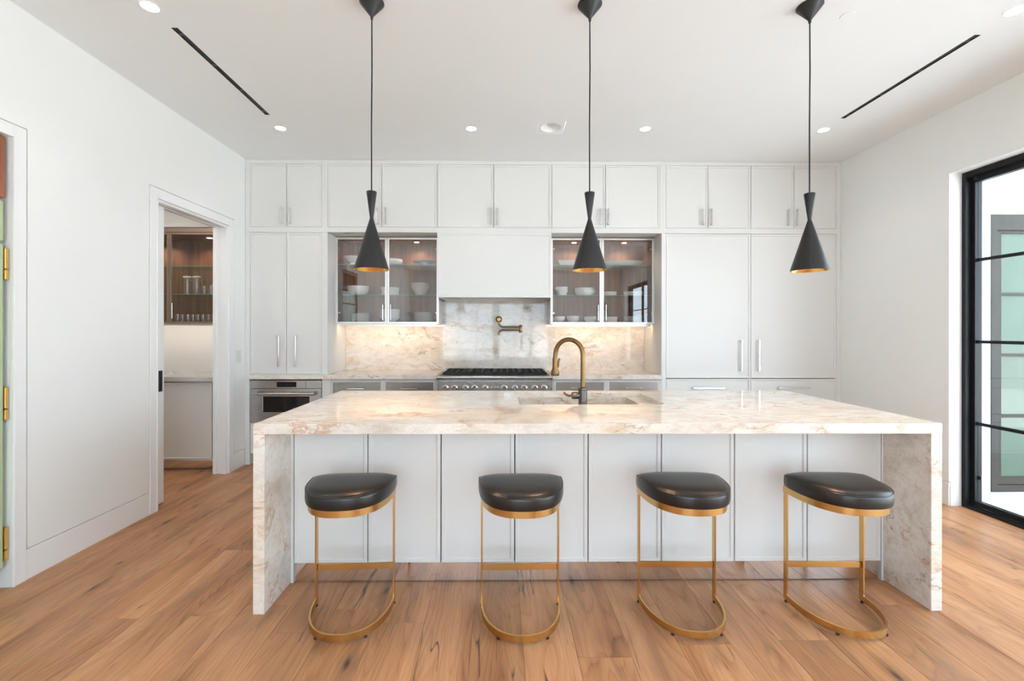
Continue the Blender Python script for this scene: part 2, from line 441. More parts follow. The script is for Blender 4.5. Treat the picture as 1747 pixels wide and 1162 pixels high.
# ------------------------------------------------------------------ floor
fl = struct(MB().box(-4.8, 3.62, YROOM - .1, 5.15, -0.05, -0.0152).build('floor', 'oak'))
PW = 0.222
x = -4.6 + 0.04
row = 0
while x < 3.58:
    x1 = min(x + PW, 3.62)
    rr = random.Random(row * 13 + 5)
    y = 0.4 - rr.random() * 1.9
    while y < 5.1:
        ln = rr.choice((1.5, 1.9, 2.15, 2.4, 2.7)); y1 = min(y + ln, 5.12)
        if y1 > 0.9 and y1 - y > 0.05:
            cx, cy = (x + x1) / 2, (y + y1) / 2
            hx, hy = (x1 - x) / 2 - 0.0004, (y1 - y) / 2 - 0.0004
            c = 0.0012
            mb = MB(); vs = []
            for (ix, iy, z) in ((hx, hy, -.015), (hx, hy, -0.0009), (hx - c, hy - c, 0.0)):
                vs += [(-ix, -iy, z), (ix, -iy, z), (ix, iy, z), (-ix, iy, z)]
            fs = [(3, 2, 1, 0), (8, 9, 10, 11)]
            for i in (0, 4):
                for k in range(4): fs.append((i + k, i + (k + 1) % 4, i + 4 + (k + 1) % 4, i + 4 + k))
            mb.add(vs, fs)
            o = mb.build('plank', 'oak', fl, local=True); o.location = (cx, cy, 0)
        y = y1
    x = x1; row += 1

# ------------------------------------------------------------------ ceiling and walls
slotL, slotR = -1.834, 2.750
SW = 0.0185
SPK = (0.432, 3.79)
holes = [(slotL - SW, slotL + SW, 2.562, 3.59), (slotR - SW, slotR + SW, 2.566, 3.59),
         (SPK[0] - .11, SPK[0] + .11, SPK[1] - .11, SPK[1] + .11)]
struct(MB().plate('z', -2.7, 3.6, YROOM - .1, 5.2, CEIL, CEIL + 0.15, holes).build('ceiling', 'ceil'))
NY0, NY1, NZ = 1.42, 2.376, 2.345          # niche of the green refrigerator
PY0, PY1, PZ = 3.371, 4.252, 2.318          # pantry doorway
struct(MB().plate('x', YROOM - .1, 5.2, 0.0, CEIL, XL - .125, XL, [(NY0, NY1, -1, NZ), (PY0, PY1, -1, PZ)]).build('wall_left', 'wall'))
DY0, DY1, DZ = -2.9, 3.425, 2.548          # sliding steel door
struct(MB().plate('x', YROOM - .1, 5.2, 0.0, CEIL, XR, XR + .14, [(DY0, DY1, -1, DZ)]).build('wall_right', 'wall'))
struct(MB().box(-4.75, 3.6, YB + .02, YB + .14, 0, CEIL).build('wall_back', 'wall'))
# unseen room end, invented: steel windows added to let daylight in
invented_wins = [(-1.75, -0.15), (-0.05, 1.5)]
struct(MB().plate('y', XL, XR, 0, CEIL, YROOM - .1, YROOM, [(a, b, 0.03, 2.92) for a, b in invented_wins]).build('wall_front', 'wall'))
for i, (a, b) in enumerate(invented_wins):
    w = MB(); z0, z1 = 0.03, 2.92
    w.plate('y', a, b, z0, z1, YROOM - .07, YROOM - .03, [(a + .05, b - .05, z0 + .05, z1 - .05)])
    for k in (1, 2): xx = a + (b - a) * k / 3; w.box(xx - .012, xx + .012, YROOM - .06, YROOM - .035, z0 + .05, z1 - .05)
    for k in (1, 2, 3): zz = z0 + (z1 - z0) * k / 4; w.box(a + .05, b - .05, YROOM - .058, YROOM - .037, zz - .012, zz + .012)
    wo = struct(w.build('window_%d' % (i + 1), 'steel_black'))
    MB().box(a + .05, b - .05, YROOM - .05, YROOM - .045, z0 + .05, z1 - .05).build('pane', 'pane', wo)

wl = bpy.data.objects['wall_left']; wr = bpy.data.objects['wall_right']
RV = .007
MB().plate('x', YROOM, 4.523, .162 + RV, CEIL, XL, XL + .012, [(NY0 - .066 - RV, NY1 + .066 + RV, -1, NZ + .066 + RV), (PY0 - .073 - RV, PY1 + .073 + RV, -1, PZ + .073 + RV)]).build('board', 'wall', wl)
MB().plate('x', YROOM, 4.523, .178 + RV, CEIL, XR - .012, XR, [(DY0, DY1, -1, DZ)]).build('board', 'wall', wr)

# pantry room shell beyond the left wall
struct(MB().box(-4.75, XL - .125, 4.80, 4.92, 0, CEIL).build('wall_pantry_back', 'wall'))
struct(MB().box(-4.75, -4.62, 2.7, 4.8, 0, CEIL).build('wall_pantry_left', 'wall'))
struct(MB().box(-4.62, XL - .125, 2.7, 2.82, 0, CEIL).build('wall_pantry_front', 'wall'))
struct(MB().box(-4.75, XL - .145, 2.7, 4.9, 2.86, 2.98).build('ceiling_pantry', 'ceil'))

# baseboards
def baseboard(name, parts):
    m = MB()
    for p in parts: m.cbox(*p, 0.002)
    return struct(m.build(name, 'trim'))
baseboard('baseboard_left', [(XL, XL + .012, 2.4425, 3.2975, 0, .162), (XL, XL + .012, 4.3255, 4.52, 0, .162), (XL, XL + .012, YROOM, 1.33, 0, .162)])
baseboard('baseboard_right', [(XR - .012, XR, 3.427, YB, 0, .178), (XR - .012, XR, YROOM, DY0 - .01, 0, .178)])
# casings: three-piece frames with a raised outer bead
def casing(name, y0, y1, z1, w):
    m = MB(); xo = XL + .016
    for a, b in ((y0 - w, y0), (y1, y1 + w)):
        m.cbox(XL, xo, a, b, 0, z1 + w, .002)
    m.cbox(XL, xo, y0, y1, z1, z1 + w, .002)
    for a, b in ((y0 - .012, y0), (y1, y1 + .012)): m.cbox(xo, xo + .004, a, b, 0, z1 + .012, .001)
    m.cbox(xo, xo + .004, y0, y1, z1, z1 + .012, .001)
    return struct(m.build(name, 'trim'))
casing('trim_1', NY0, NY1, NZ, .066)
casing('trim_2', PY0, PY1, PZ, .073)
# jamb linings of the doorway with the sliding slot stops
jm = MB()
for a, b in ((PY1 - .018, PY1),):
    jm.box(XL - .125, XL - .095, a, b, 0, PZ); jm.box(XL - .05, XL, a, b, 0, PZ); jm.box(XL - .095, XL - .05, PY1 - .004, PY1, 0, PZ)
jm.box(XL - .125, XL - .095, PY0, PY1 - .018, PZ - .02, PZ); jm.box(XL - .05, XL, PY0, PY1 - .018, PZ - .02, PZ)
struct(jm.build('trim_3', 'trim'))

# pocket door: its leading stile stands out of the wall
pd = struct(MB().cbox(XL - .092, XL - .054, PY0 + .001, 3.525, .012, PZ - .022, .0015).build('door_2', 'trim'))
fp = MB().plate('x', 3.440, 3.506, .87, 1.03, XL - .055, XL - .0505, [(3.454, 3.492, .886, 1.014)]).build('flush_pull', 'black', pd)
fp['label'] = 'black recessed flush pull'
MB().box(XL - .0548, XL - .0535, 3.454, 3.492, .886, 1.014).build('pull_recess', 'dark', fp)

# ------------------------------------------------------------------ sliding steel door on the right and what stands outside
XG = 3.585
d1 = struct(thing('door_1', '', '', (XG, DY1, 0))); del d1['label']; del d1['category']
fr = MB()
fr.cbox(XR + .085, XG + .09, DY1 - .03, DY1 + .0, 0, DZ, .002)            # jamb post
fr.cbox(XR + .085, XG + .09, DY0, DY0 + .03, 0, DZ, .002)
fr.cbox(XR + .085, XG + .09, DY0 + .03, DY1 - .03, DZ - .04, DZ, .002)     # head
fr.cbox(XR + .085, XG + .09, DY0 + .03, DY1 - .03, 0, .018, .002)          # sill track
fr.build('frame', 'steel_black', d1)
tk = MB()
for xx in (XR + .10, XG - .015): tk.box(xx, xx + .006, DY0 + .03, DY1 - .03, .018, .026)
tk.build('track', 'steel_black', d1)
mz = [0.643, 1.26, 1.877]
npan = 6
pw = (DY1 - DY0 - .06) / npan
for i in range(npan):
    b1 = DY1 - .03 - i * pw; b0 = b1 - pw
    lf = MB().plate('x', b0, b1, .027, DZ - .042, XG, XG + .045, [(b0 + .03, b1 - .03, .062, DZ - .085)]).build('sash', 'steel_black', d1, bevel=.0015)
    for z in mz: MB().cbox(XG + .012, XG + .034, b0 + .03, b1 - .03, z - .0115, z + .0115, .001).build('muntin', 'steel_black', lf)
    MB().box(XG + .021, XG + .025, b0 + .03, b1 - .03, .062, DZ - .085).build('pane', 'pane', lf)
    if i == 0: MB().cbox(XG + .026, XG + .05, b1 - .055, b1 - .031, .22, .25, .002).build('bolt', 'chrome', lf)
MB().lathe([(.012, 0), (.012, .02), (.004, .03)], (XR + .1, DY1 - .09, DZ - .075), 12).build('bumper', 'steel_black', d1)
struct(MB().box(XR + .0, XR + .085, DY1 - .0005, DY1 + .001, 0, DZ).build('trim_4', 'trim'))
# outside: patio, white return wall with a taupe glazed door
struct(MB().box(XR + .14, 12, -8, 6.0, -.12, -.012).build('ground_patio', 'patio'))
struct(MB().box(-8, 12, -14, YROOM - .1, -.12, -.012).build('ground_added_bounce', 'patio'))  # unseen pale paving, added to bounce daylight onto the ceiling
struct(MB().box(-60, 60, -60, 60, -.6, -.5).build('ground_pale_bounce', 'bounce_ground'))  # unseen ground, made pale and neutral for its bounce light
EY = 3.62
EX0, EX1, EZ1 = 3.985, 5.3, 2.29
struct(MB().plate('y', XR + .14, 9.0, -.012, 3.3, EY, EY + .25, [(EX0, EX1, .035, EZ1)]).build('wall_outside', 'ext_white'))
struct(MB().cbox(XR + .145, 9.0, EY - .02, EY, 2.40, 2.62, .004).build('trim_5', 'ext_white'))
struct(MB().cbox(EX0 - .03, EX1 + .03, EY - .05, EY + .02, -.012, .034, .004).build('trim_6', 'ext_white'))
gd = thing('garden_door', 'taupe glazed door in the white outside wall seen through the steel slider', 'door', ((EX0 + EX1) / 2, EY, .035))
mid = (EX0 + EX1) / 2
MB().plate('y', EX0, EX1, .036, EZ1 - .001, EY - .006, EY + .08, [(EX0 + .05, mid - .02, .09, EZ1 - .13), (mid + .02, EX1 - .05, .09, EZ1 - .13)]).build('frame', 'taupe', gd, bevel=.004)
for a, b in ((EX0 + .052, mid - .022), (mid + .022, EX1 - .052)):
    lo, hi = .093, EZ1 - .133
    lf = MB().plate('y', a, b, lo, hi, EY + .006, EY + .05, [(a + .045, b - .045, lo + .06, hi - .02)]).build('leaf', 'taupe', gd, bevel=.003)
    zs = [lo + .06 + (hi - lo - .08) * k / 4 for k in range(5)]
    for z in zs[1:4]: MB().box(a + .045, b - .045, EY + .012, EY + .04, z - .012, z + .012).build('muntin', 'taupe', lf)
    for k in range(4): MB().box(a + .046, b - .046, EY + .024, EY + .03, zs[k] + .012 * (k > 0), zs[k + 1] - .012 * (k < 3)).build('pane', 'ext_pane', lf)

# ------------------------------------------------------------------ fitted cabinetry along the back wall
def door(parent, x0, x1, z0, z1, y, hx=None, hz=None, hl=0.165, vert=True, g=.0024, name='door', mat='cab', fw=.016, hmat='chrome', dep=.006):
    d = MB().panel(x0 + g, x1 - g, z0 + g, z1 - g, y, fw=fw, dep=dep).build(name, mat, parent)
    if hx is not None:
        MB().pull(hx, hz, hl, y + (dep if vert else dep), vert).build('handle', hmat, d, smooth=False)
    return d
ZU0, ZU1 = 2.322, CEIL - .002
def gapboard(t, x0, x1, z0, z1):
    MB().box(x0, x1, YF + .0205, YF + .0235, z0, z1).build('gap_shade', 'dark', t)  # dark board that paints the shade seen between the doors
def upper(x0, x1, dx0, dxm, dx1, label, h1, h2):
    t = thing('wall_cabinet', label, 'cabinet', ((x0 + x1) / 2, YB, ZU0), 'overhead cabinets below the ceiling')
    b = MB().plate('y', x0 + .0005, x1 - .0005, ZU0, ZU1, YF, YF + .02, [(dx0, dx1, 2.372, 3.004)])
    b.box(x0 + .0005, x1 - .0005, YF + .024, YB + .0, ZU0, ZU1)
    b.build('carcass', 'cab', t)
    gapboard(t, dx0, dx1, 2.372, 3.004)
    door(t, dx0, dxm, 2.372, 3.004, YF, h1, 2.483)
    door(t, dxm, dx1, 2.372, 3.004, YF, h2, 2.483)
    return t
upper(-2.533, -1.744, -2.484, -2.124, -1.772, 'narrow two-door overhead cabinet above the tall cupboard beside the left wall', -2.170, -2.088)
upper(-1.744, -.6235, -1.716, -1.179, -.627, 'wide two-door overhead cabinet above the left glass-fronted cabinet', -1.225, -1.137)
upper(-.6235, .523, -.620, -.060, .519, 'wide two-door overhead cabinet above the plain white range hood', -.092, -.024)
upper(.523, 1.645, .527, 1.065, 1.615, 'wide two-door overhead cabinet above the right glass-fronted cabinet', 1.012, 1.092)
upper(1.645, 2.5345, 1.674, 2.101, 2.533, 'two-door overhead cabinet above the left fridge panel', 2.040, 2.128)
upper(2.5345, 3.456, 2.536, 2.975, 3.404, 'two-door overhead cabinet in the corner above the right fridge panel', 2.914, 2.998)

# tall cupboard on the left, standing on the worktop
t = thing('tall_cupboard', 'tall white two-door cupboard standing on the stone worktop above the built-in oven', 'cabinet', (-2.13, YB, .9))
b = MB().plate('y', -2.533, -1.716, .8985, ZU0 - .001, YF, YF + .02, [(-2.484, -1.772, .905, 2.316)])
b.box(-2.533, -1.716, YF + .024, YB, .8985, ZU0 - .001)
b.box(-2.533, -2.487, YF, YB, 0.001, .8985)
b.box(-1.7175, -1.716, YF + .02, YF + .024, .8985, ZU0 - .001)
b.build('carcass', 'cab', t)
gapboard(t, -2.484, -1.772, .905, 2.316)
door(t, -2.484, -2.124, .905, 2.316, YF, -2.197, 1.132, .31)
door(t, -2.124, -1.772, .905, 2.316, YF, -2.029, 1.132, .31)

# integrated refrigerator / freezer columns on the right
for nm, x0, x1, dx0, dx1, hx, lab in (('refrigerator', 1.632, 2.5345, 1.676, 2.533, 2.434, 'left white panelled fridge column with one chrome bar handle and a drawer below'),
                                     ('freezer', 2.5345, 3.456, 2.536, 3.404, 2.611, 'right white panelled freezer column in the corner with chrome bar handle')):
    t = thing(nm, lab, 'fridge', ((x0 + x1) / 2, YB, 0))
    b = MB().plate('y', x0, x1, .10, ZU0 - .001, YF, YF + .02, [(dx0, dx1, .12, 2.318)])
    b.box(x0, x1, YF + .024, YB, .10, ZU0 - .001)
    b.box(x0, x1, YF + .07, YB, 0.001, .10)
    if nm == 'refrigerator': b.box(x0, x0 + .0015, YF + .02, YF + .024, .1, ZU0 - .001)
    b.build('carcass', 'cab', t)
    gapboard(t, dx0, dx1, .12, 2.318)
    door(t, dx0, dx1, .861, 2.318, YF, hx, 1.092, .315)
    c = (dx0 + dx1) / 2
    door(t, dx0, dx1, .50, .858, YF, c, .766, .32, False, name='drawer')
    door(t, dx0, dx1, .125, .494, YF, c, .42, .32, False, name='drawer')
    MB().box(x0 + .002, x1 - .002, YF + .06, YF + .068, .004, .098).build('plinth', 'mirror', t)

# range hood
t = thing('range_hood', 'plain white boxed range hood above the stainless range', 'hood', (-.05, YB, 1.67))
hx0, hx1 = -.623, .522
hb = MB().panel(hx0, hx1, 1.672, 2.3205, YF - .004, th=.02, fw=.02, dep=.004); hb.build('front_panel', 'cab', t)
hb = MB().box(hx0 + .003, hx1 - .003, YF + .0165, YB - .001, 1.72, 2.320)
for a, b_ in ((hx0 + .003, hx0 + .02), (hx1 - .02, hx1 - .003)): hb.box(a, b_, YF + .0165, YB - .001, 1.674, 1.72)
hb.box(hx0 + .02, hx1 - .02, YB - .03, YB - .001, 1.674, 1.72)
hb.build('casing', 'cab', t)
MB().box(hx0 + .03, hx1 - .03, YF + .03, YB - .04, 1.70, 1.719).build('filter_panel', 'steel', t)

# worktops and backsplash
def worktop(x0, x1, label):
    return tag(MB().cbox(x0, x1, 4.49, YB, .8545, .8975, .003).build('worktop', 'stone'), label, 'worktop')
RX0, RX1 = -.619, .529
worktop(-2.484, RX0 - .002, 'stone worktop running from the left wall to the stainless range')
worktop(RX1 + .002, 1.630, 'stone worktop between the stainless range and the fridge column')
bs = struct(MB().box(-1.714, 1.63, YB + .0005, YB + .02, .80, 2.32).build('trim_backsplash', 'stone'))
bs.name = 'wall_backsplash'
for k, (ox, oz) in enumerate(((-1.458, 1.157), (-.912, 1.157), (1.325, 1.15))):
    t = thing('outlet', ('stone-coloured outlet plate on the backsplash, nearer the tall cupboard', 'stone-coloured outlet plate on the backsplash beside the range', 'stone-coloured outlet plate on the backsplash near the fridge')[k], 'outlet', (ox, YB, oz), 'outlets on the backsplash')
    MB().plate('y', ox - .058, ox + .058, oz - .035, oz + .035, YB - .003, YB + .0003, [(ox - .045, ox - .012, oz - .022, oz + .022), (ox + .012, ox + .045, oz - .022, oz + .022)]).build('cover', 'stone', t)
    for s in (-1, 1): MB().cbox(ox + s * .0285 - .015, ox + s * .0285 + .015, YB - .004, YB, oz - .02, oz + .02, .001).build('socket', 'stone', t)

# steam oven and the cabinet below it
t = thing('oven', 'stainless built-in oven with dark window under the left end of the worktop', 'oven', (-2.12, YF, .42))
ox0, ox1 = -2.480, -1.772
MB().box(ox0, ox1, YF + .012, 5.0, .421, .842).build('body', 'steel_dark', t)
MB().cbox(ox0 + .002, ox1 - .002, YF - .008, YF + .011, .762, .842, .002).build('control_panel', 'steel', t)
MB().box(-2.215, -2.022, YF - .0095, YF - .008, .774, .826).build('display', 'dkglass', t)
MB().box(-1.929, -1.927, YF - .0088, YF - .0078, .763, .841).build('panel_joint', 'dark', t)
od = MB().plate('y', ox0 + .002, ox1 - .002, .424, .757, YF - .008, YF + .011, [(-2.352, -1.892, .525, .681)]).build('door', 'steel', t, bevel=.002)
MB().box(-2.352, -1.892, YF - .003, YF + .008, .525, .681).build('window', 'dkglass', od)
h = MB().tube([(-2.412, YF - .048, .712), (-1.838, YF - .048, .712)], .0135, 16)
h.lathe([(.0175, 0), (.0175, .04)], (-2.418, YF - .048, .712), 16, axis='x'); h.lathe([(.0175, 0), (.0175, .04)], (-1.866, YF - .048, .712), 16, axis='x')
for xx in (-2.398, -1.848): h.tube([(xx, YF - .048, .712), (xx, YF - .008, .712)], .009, 10)
h.build('handle', 'steel', od, smooth=True)
t = thing('oven_cabinet', 'white base cabinet with one drawer under the built-in oven', 'cabinet', (-2.12, YB, 0))
b = MB().box(-2.486, -1.69, YF + .024, YB, .10, .419); b.box(-1.770, -1.69, YF, YB, .10, .852); b.box(-2.486, -1.69, YF + .07, YB, .001, .10); b.box(-2.486, -1.77, YF, YF + .022, .410, .419)
b.build('carcass', 'cab', t)
door(t, -2.482, -1.772, .112, .408, YF, -2.127, .33, .3, False, name='drawer')
MB().box(-2.48, -1.69, YF + .055, YF + .068, .004, .098).build('plinth', 'mirror', t)

# drawer bases with steel fronts
def base_unit(x0, x1, cols, label, m):
    t = thing('base_cabinet', label, 'cabinet', ((x0 + x1) / 2, YB, 0), 'drawer cabinets beside the range')
    b = MB().box(x0, x1, YF + .024, YB, .10, .8535); b.box(x0, x1, YF + .07, YB, .001, .10)
    b.plate('y', x0, x1, .10, .8535, YF, YF + .023, [(a, c, .12, .842) for a, c in cols])
    b.build('carcass', 'cab', t)
    for a, c in cols:
        gapboard(t, a, c, .12, .842)
        for z0, z1, hz in ((.665, .842, .762), (.395, .660, .61), (.124, .390, .34)):
            d = MB().panel(a + .0022, c - .0022, z0 + .0022, z1 - .0022, YF, fw=.014, dep=.003).build('drawer', 'cab', t)
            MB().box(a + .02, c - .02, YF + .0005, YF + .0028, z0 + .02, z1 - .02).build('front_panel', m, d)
            MB().pull((a + c) / 2, hz, .165, YF, False, w=.011).build('handle', 'chrome', d)
    MB().box(x0 + .002, x1 - .002, YF + .055, YF + .068, .004, .098).build('plinth', 'mirror', t)
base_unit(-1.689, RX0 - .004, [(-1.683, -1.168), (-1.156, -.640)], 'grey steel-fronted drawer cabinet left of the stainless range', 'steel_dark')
base_unit(RX1 + .004, 1.630, [(.548, 1.070), (1.087, 1.615)], 'steel-fronted drawer cabinet right of the stainless range', 'steel_window_gleam')

# ------------------------------------------------------------------ range
t = thing('range_cooker', 'wide stainless range with black cast-iron grates and ten knobs', 'stove', ((RX0 + RX1) / 2, YB, 0))
RF = 4.475
b = MB().box(RX0, RX1, RF + .03, YB - .004, .10, .842)
b.box(RX0, RX1, RF + .012, YB - .004, .867, .892)
b.box(RX0 + .01, RX1 - .01, RF + .04, YB - .004, .842, .867)
b.cbox(RX0 + .02, RX1 - .02, YB - .045, YB - .004, .892, .918, .003)
b.build('body', 'steel', t)
bn = MB(); bn.lathe([(.0195, RX0 - .002), (.0195, RX1 + .002)], (0, RF + .012, .8745), 20, axis='x'); bn.build('bullnose', 'steel', t, smooth=True)
MB().cbox(RX0 + .012, RX1 - .012, RF + .022, RF + .03, .845, .856, .001).build('vent_strip', 'steel_dark', t)
cp = MB().cbox(RX0 + .02, RX1 - .02, RF + .004, RF + .0295, .70, .835, .004).build('control_panel', 'steel', t)
sx = 1.0 / 7.94
kx = [195, 320, 470, 592, 737, 995, 1140, 1265, 1410, 1535]
def k2x(px): return 4.46 * math.tan(math.atan((735 + px / 7.94 - 860.0) / 770.0) + .0105)
for px in kx:
    X = k2x(px)
    kn = MB().lathe([(.029, 0), (.031, -.006), (.031, -.010), (.024, -.014), (.024, -.036), (.021, -.041)], (X, RF + .0038, .771), 24, axis='y').build('knob', 'chrome', t, smooth=True)
    MB().box(X - .0025, X + .0025, RF - .0385, RF - .036, .773, .794).build('pointer', 'dark', kn)
for px in (825, 868, 912):
    MB().lathe([(.011, 0), (.011, -.008), (.008, -.011)], (k2x(px), RF + .0038, .773), 16, axis='y').build('button', 'chrome', t, smooth=True)
for a, c in ((RX0 + .01, -.24), (-.23, RX1 - .01)):
    d = MB().plate('y', a, c, .17, .69, RF + .006, RF + .0295, [(a + .08, c - .08, .27, .52)]).build('oven_door', 'steel', t, bevel=.003)
    MB().box(a + .08, c - .08, RF + .012, RF + .026, .27, .52).build('window', 'dkglass', d)
    hh = MB().tube([(a + .05, RF - .045, .64), (c - .05, RF - .045, .64)], .013, 14)
    for xx in (a + .07, c - .07): hh.tube([(xx, RF - .045, .64), (xx, RF + .006, .64)], .009, 10)
    hh.build('handle', 'steel', d, smooth=True)
MB().box(RX0 + .01, RX1 - .01, RF + .03, RF + .05, .02, .099).build('kick_panel', 'steel_dark', t)
for xx in (RX0 + .08, RX1 - .08):
    for yy in (RF + .12, YB - .1): MB().lathe([(.02, 0.0005), (.02, .1)], (xx, yy, 0), 12).build('foot', 'rubber', t)
MB().box(RX0 + .025, RX1 - .025, RF + .045, YB - .05, .8925, .896).build('burner_tray', 'iron', t)
gx0, gx1 = RX0 + .05, RX1 - .05
gw = (gx1 - gx0) / 4
for i in range(4):
    a, c = gx0 + i * gw + .004, gx0 + (i + 1) * gw - .004
    y0, y1 = RF + .05, YB - .055
    g = MB(); zt0, zt1 = .905, .922
    for (p, q) in ((a, a + .014), (c - .014, c), ((a + c) / 2 - .007, (a + c) / 2 + .007)): g.cbox(p, q, y0, y1, zt0, zt1, .002)
    for yy in (y0 + .007, (y0 + y1) / 2, y1 - .007): g.cbox(a, c, yy - .007, yy + .007, zt0, zt1, .002)
    g.box(a, c, y0, y0 + .012, .8965, zt0)
    for yy in (y0 + (y1 - y0) * .25, y0 + (y1 - y0) * .75):
        for cxx in (a + (c - a) * .25, a + (c - a) * .75):
            g.cbox(cxx - (c - a) * .25, cxx - .03, yy - .005, yy + .005, zt0 + .002, zt1, .001); g.cbox(cxx + .03, cxx + (c - a) * .25, yy - .005, yy + .005, zt0 + .002, zt1, .001)
            g.cbox(cxx - .005, cxx + .005, yy - (y1 - y0) * .24, yy - .03, zt0 + .002, zt1, .001); g.cbox(cxx - .005, cxx + .005, yy + .03, yy + (y1 - y0) * .24, zt0 + .002, zt1, .001)
    for (p, q) in ((a + .007, y0 + .007), (c - .007, y0 + .007), (a + .007, y1 - .007), (c - .007, y1 - .007)): g.box(p - .006, p + .006, q - .006, q + .006, .896, zt0)
    g.build('grate', 'iron', t)
    for yy in (y0 + (y1 - y0) * .25, y0 + (y1 - y0) * .75):
        MB().lathe([(.045, .8962), (.045, .901), (.032, .902), (.032, .910), (.026, .913)], ((a + c) / 2, yy, 0), 20).build('burner', 'iron', t, smooth=True)

# pot filler on the backsplash
t = thing('pot_filler', 'aged brass folding pot filler tap on the backsplash above the range', 'tap', (0, YB, 1.47))
def arc(c, r, a0, a1, ux, uy, n=8):
    return [tuple(Vector(c) + Vector(ux) * r * math.cos(a0 + (a1 - a0) * k / n) + Vector(uy) * r * math.sin(a0 + (a1 - a0) * k / n)) for k in range(n + 1)]
p = MB(); p.lathe([(.036, 0), (.036, -.008), (.03, -.014), (.014, -.02), (.014, -.05)], (-.006, YB, 1.466), 24, axis='y'); p.build('flange', 'aged_brass', t, smooth=True)
yy = YB - .055
pa = [(-.006, yy, 1.475), (-.006, yy, 1.43)] + arc((.044, yy, 1.43), .05, math.pi, math.pi * 1.5, (1, 0, 0), (0, 0, 1)) + [(.232, yy, 1.38)]
p = MB().tube(pa, .0115); p.lathe([(.019, -.018), (.02, 0), (.019, .018)], (-.006, yy, 1.466), 18, axis='y'); p.build('upper_arm', 'aged_brass', t, smooth=True)
p = MB().lathe([(.014, 1.318), (.02, 1.322), (.016, 1.335), (.016, 1.392), (.02, 1.40), (.014, 1.404)], (.236, yy, 0), 18); p.build('swivel_joint', 'aged_brass', t, smooth=True)
pa = [(.232, yy, 1.347), (.05, yy, 1.347)] + arc((.04, yy, 1.302), .045, math.pi / 2, math.pi, (1, 0, 0), (0, 0, 1)) + [(-.005, yy, 1.298)]
p = MB().tube(pa, .0115); p.lathe([(.014, 1.292), (.014, 1.305)], (-.005, yy, 0), 16); p.build('spout', 'aged_brass', t, smooth=True)

# ------------------------------------------------------------------ glass-fronted cabinets
def glass_cabinet(name, label, x0, x1, z0, z1, yf, yb, xm, pucks, shelves, hl=.165, hz=1.53, pane='cabpane', frame='satin', watt=8.0):
    t = thing(name, label, 'cabinet', ((x0 + x1) / 2, yb, z0), 'glass-fronted cabinets')
    tk = .018
    b = MB()
    b.box(x0, x0 + .004, yf + .02, yb, z0, z1); b.box(x1 - .004, x1, yf + .02, yb, z0, z1)
    b.box(x0 + .004, x1 - .004, yf + .02, yb, z1 - .004, z1); b.box(x0 + .004, x1 - .004, yf + .02, yb, z0, z0 + .006)
    b.build('carcass', 'satin', t)
    w = MB()
    w.box(x0 + .0045, x0 + tk, yf + .021, yb, z0 + .0065, z1 - .0045); w.box(x1 - tk, x1 - .0045, yf + .021, yb, z0 + .0065, z1 - .0045)
    w.box(x0 + tk, x1 - tk, yf + .021, yb, z1 - tk, z1 - .0045); w.box(x0 + tk, x1 - tk, yf + .021, yb, z0 + .0065, z0 + tk)
    w.box(x0 + tk, x1 - tk, yb - .012, yb, z0 + tk, z1 - tk)
    w.build('lining', 'walnut', t)
    for (a, c, hx, hgx) in ((x0 + .001, xm - .0012, xm - .040, x0 + .026), (xm + .0012, x1 - .001, xm + .042, x1 - .026)):
        f = .021
        d = MB().plate('y', a, c, z0 + .001, z1 - .003, yf, yf + .019, [(a + f, c - f, z0 + f, z1 - f - .002)]).build('door', frame, t, bevel=.0012)
        MB().box(a + f, c - f, yf + .007, yf + .012, z0 + f, z1 - f - .002).build('pane', pane, d)
        hm = MB().tube([(hx, yf - .02, hz - hl / 2), (hx, yf - .02, hz + hl / 2)], .0045, 10)
        for q in (hz - hl / 2 + .02, hz + hl / 2 - .02): hm.tube([(hx, yf - .02, q), (hx, yf + .007, q)], .0035, 8)
        hm.build('handle', 'chrome', d, smooth=True)
        for zz in (z0 + .115, z1 - .115): MB().cbox(hgx - .012, hgx + .02, yf + .0125, yf + .03, zz - .009, zz + .009, .002).build('hinge', 'chrome', d)
    for zz in shelves:
        s_ = MB().box(x0 + tk + .001, x1 - tk - .001, yf + .032, yb - .013, zz - .006, zz).build('shelf', 'shelf', t)
        MB().box(x0 + tk + .001, x1 - tk - .001, yf + .0305, yf + .0318, zz - .006, zz).build('shelf_edge', 'shelf_edge', s_)
    for px in pucks:
        pk = MB().lathe([(.030, z1 - tk - .006), (.034, z1 - tk - .0005)], (px, (yf + yb) / 2 - .01, 0), 20).build('puck_light', 'chrome', t, smooth=True)
        MB().lathe([(.025, z1 - tk - .0075), (.025, z1 - tk - .0062)], (px, (yf + yb) / 2 - .01, 0), 20).build('lens', 'puck', pk)
        lamp('puck_lamp', 'SPOT', (px, (yf + yb) / 2 - .01, z1 - tk - .012), watt, WARM2, .02, spot=150, blend=.6)
    return t
GF = 4.735
SH = (2.036, 1.717)
glass_cabinet('display_cabinet', 'left glass-fronted cabinet of white bowls and plates beside the tall cupboard', -1.7155, -.636, 1.41, 2.3165, GF, YB, -1.176, (-1.42, -.895), SH)
glass_cabinet('display_cabinet', 'right glass-fronted cabinet of white dishes beside the fridge column', .538, 1.6315, 1.41, 2.3165, GF, YB, 1.0765, (.81, 1.355), SH)
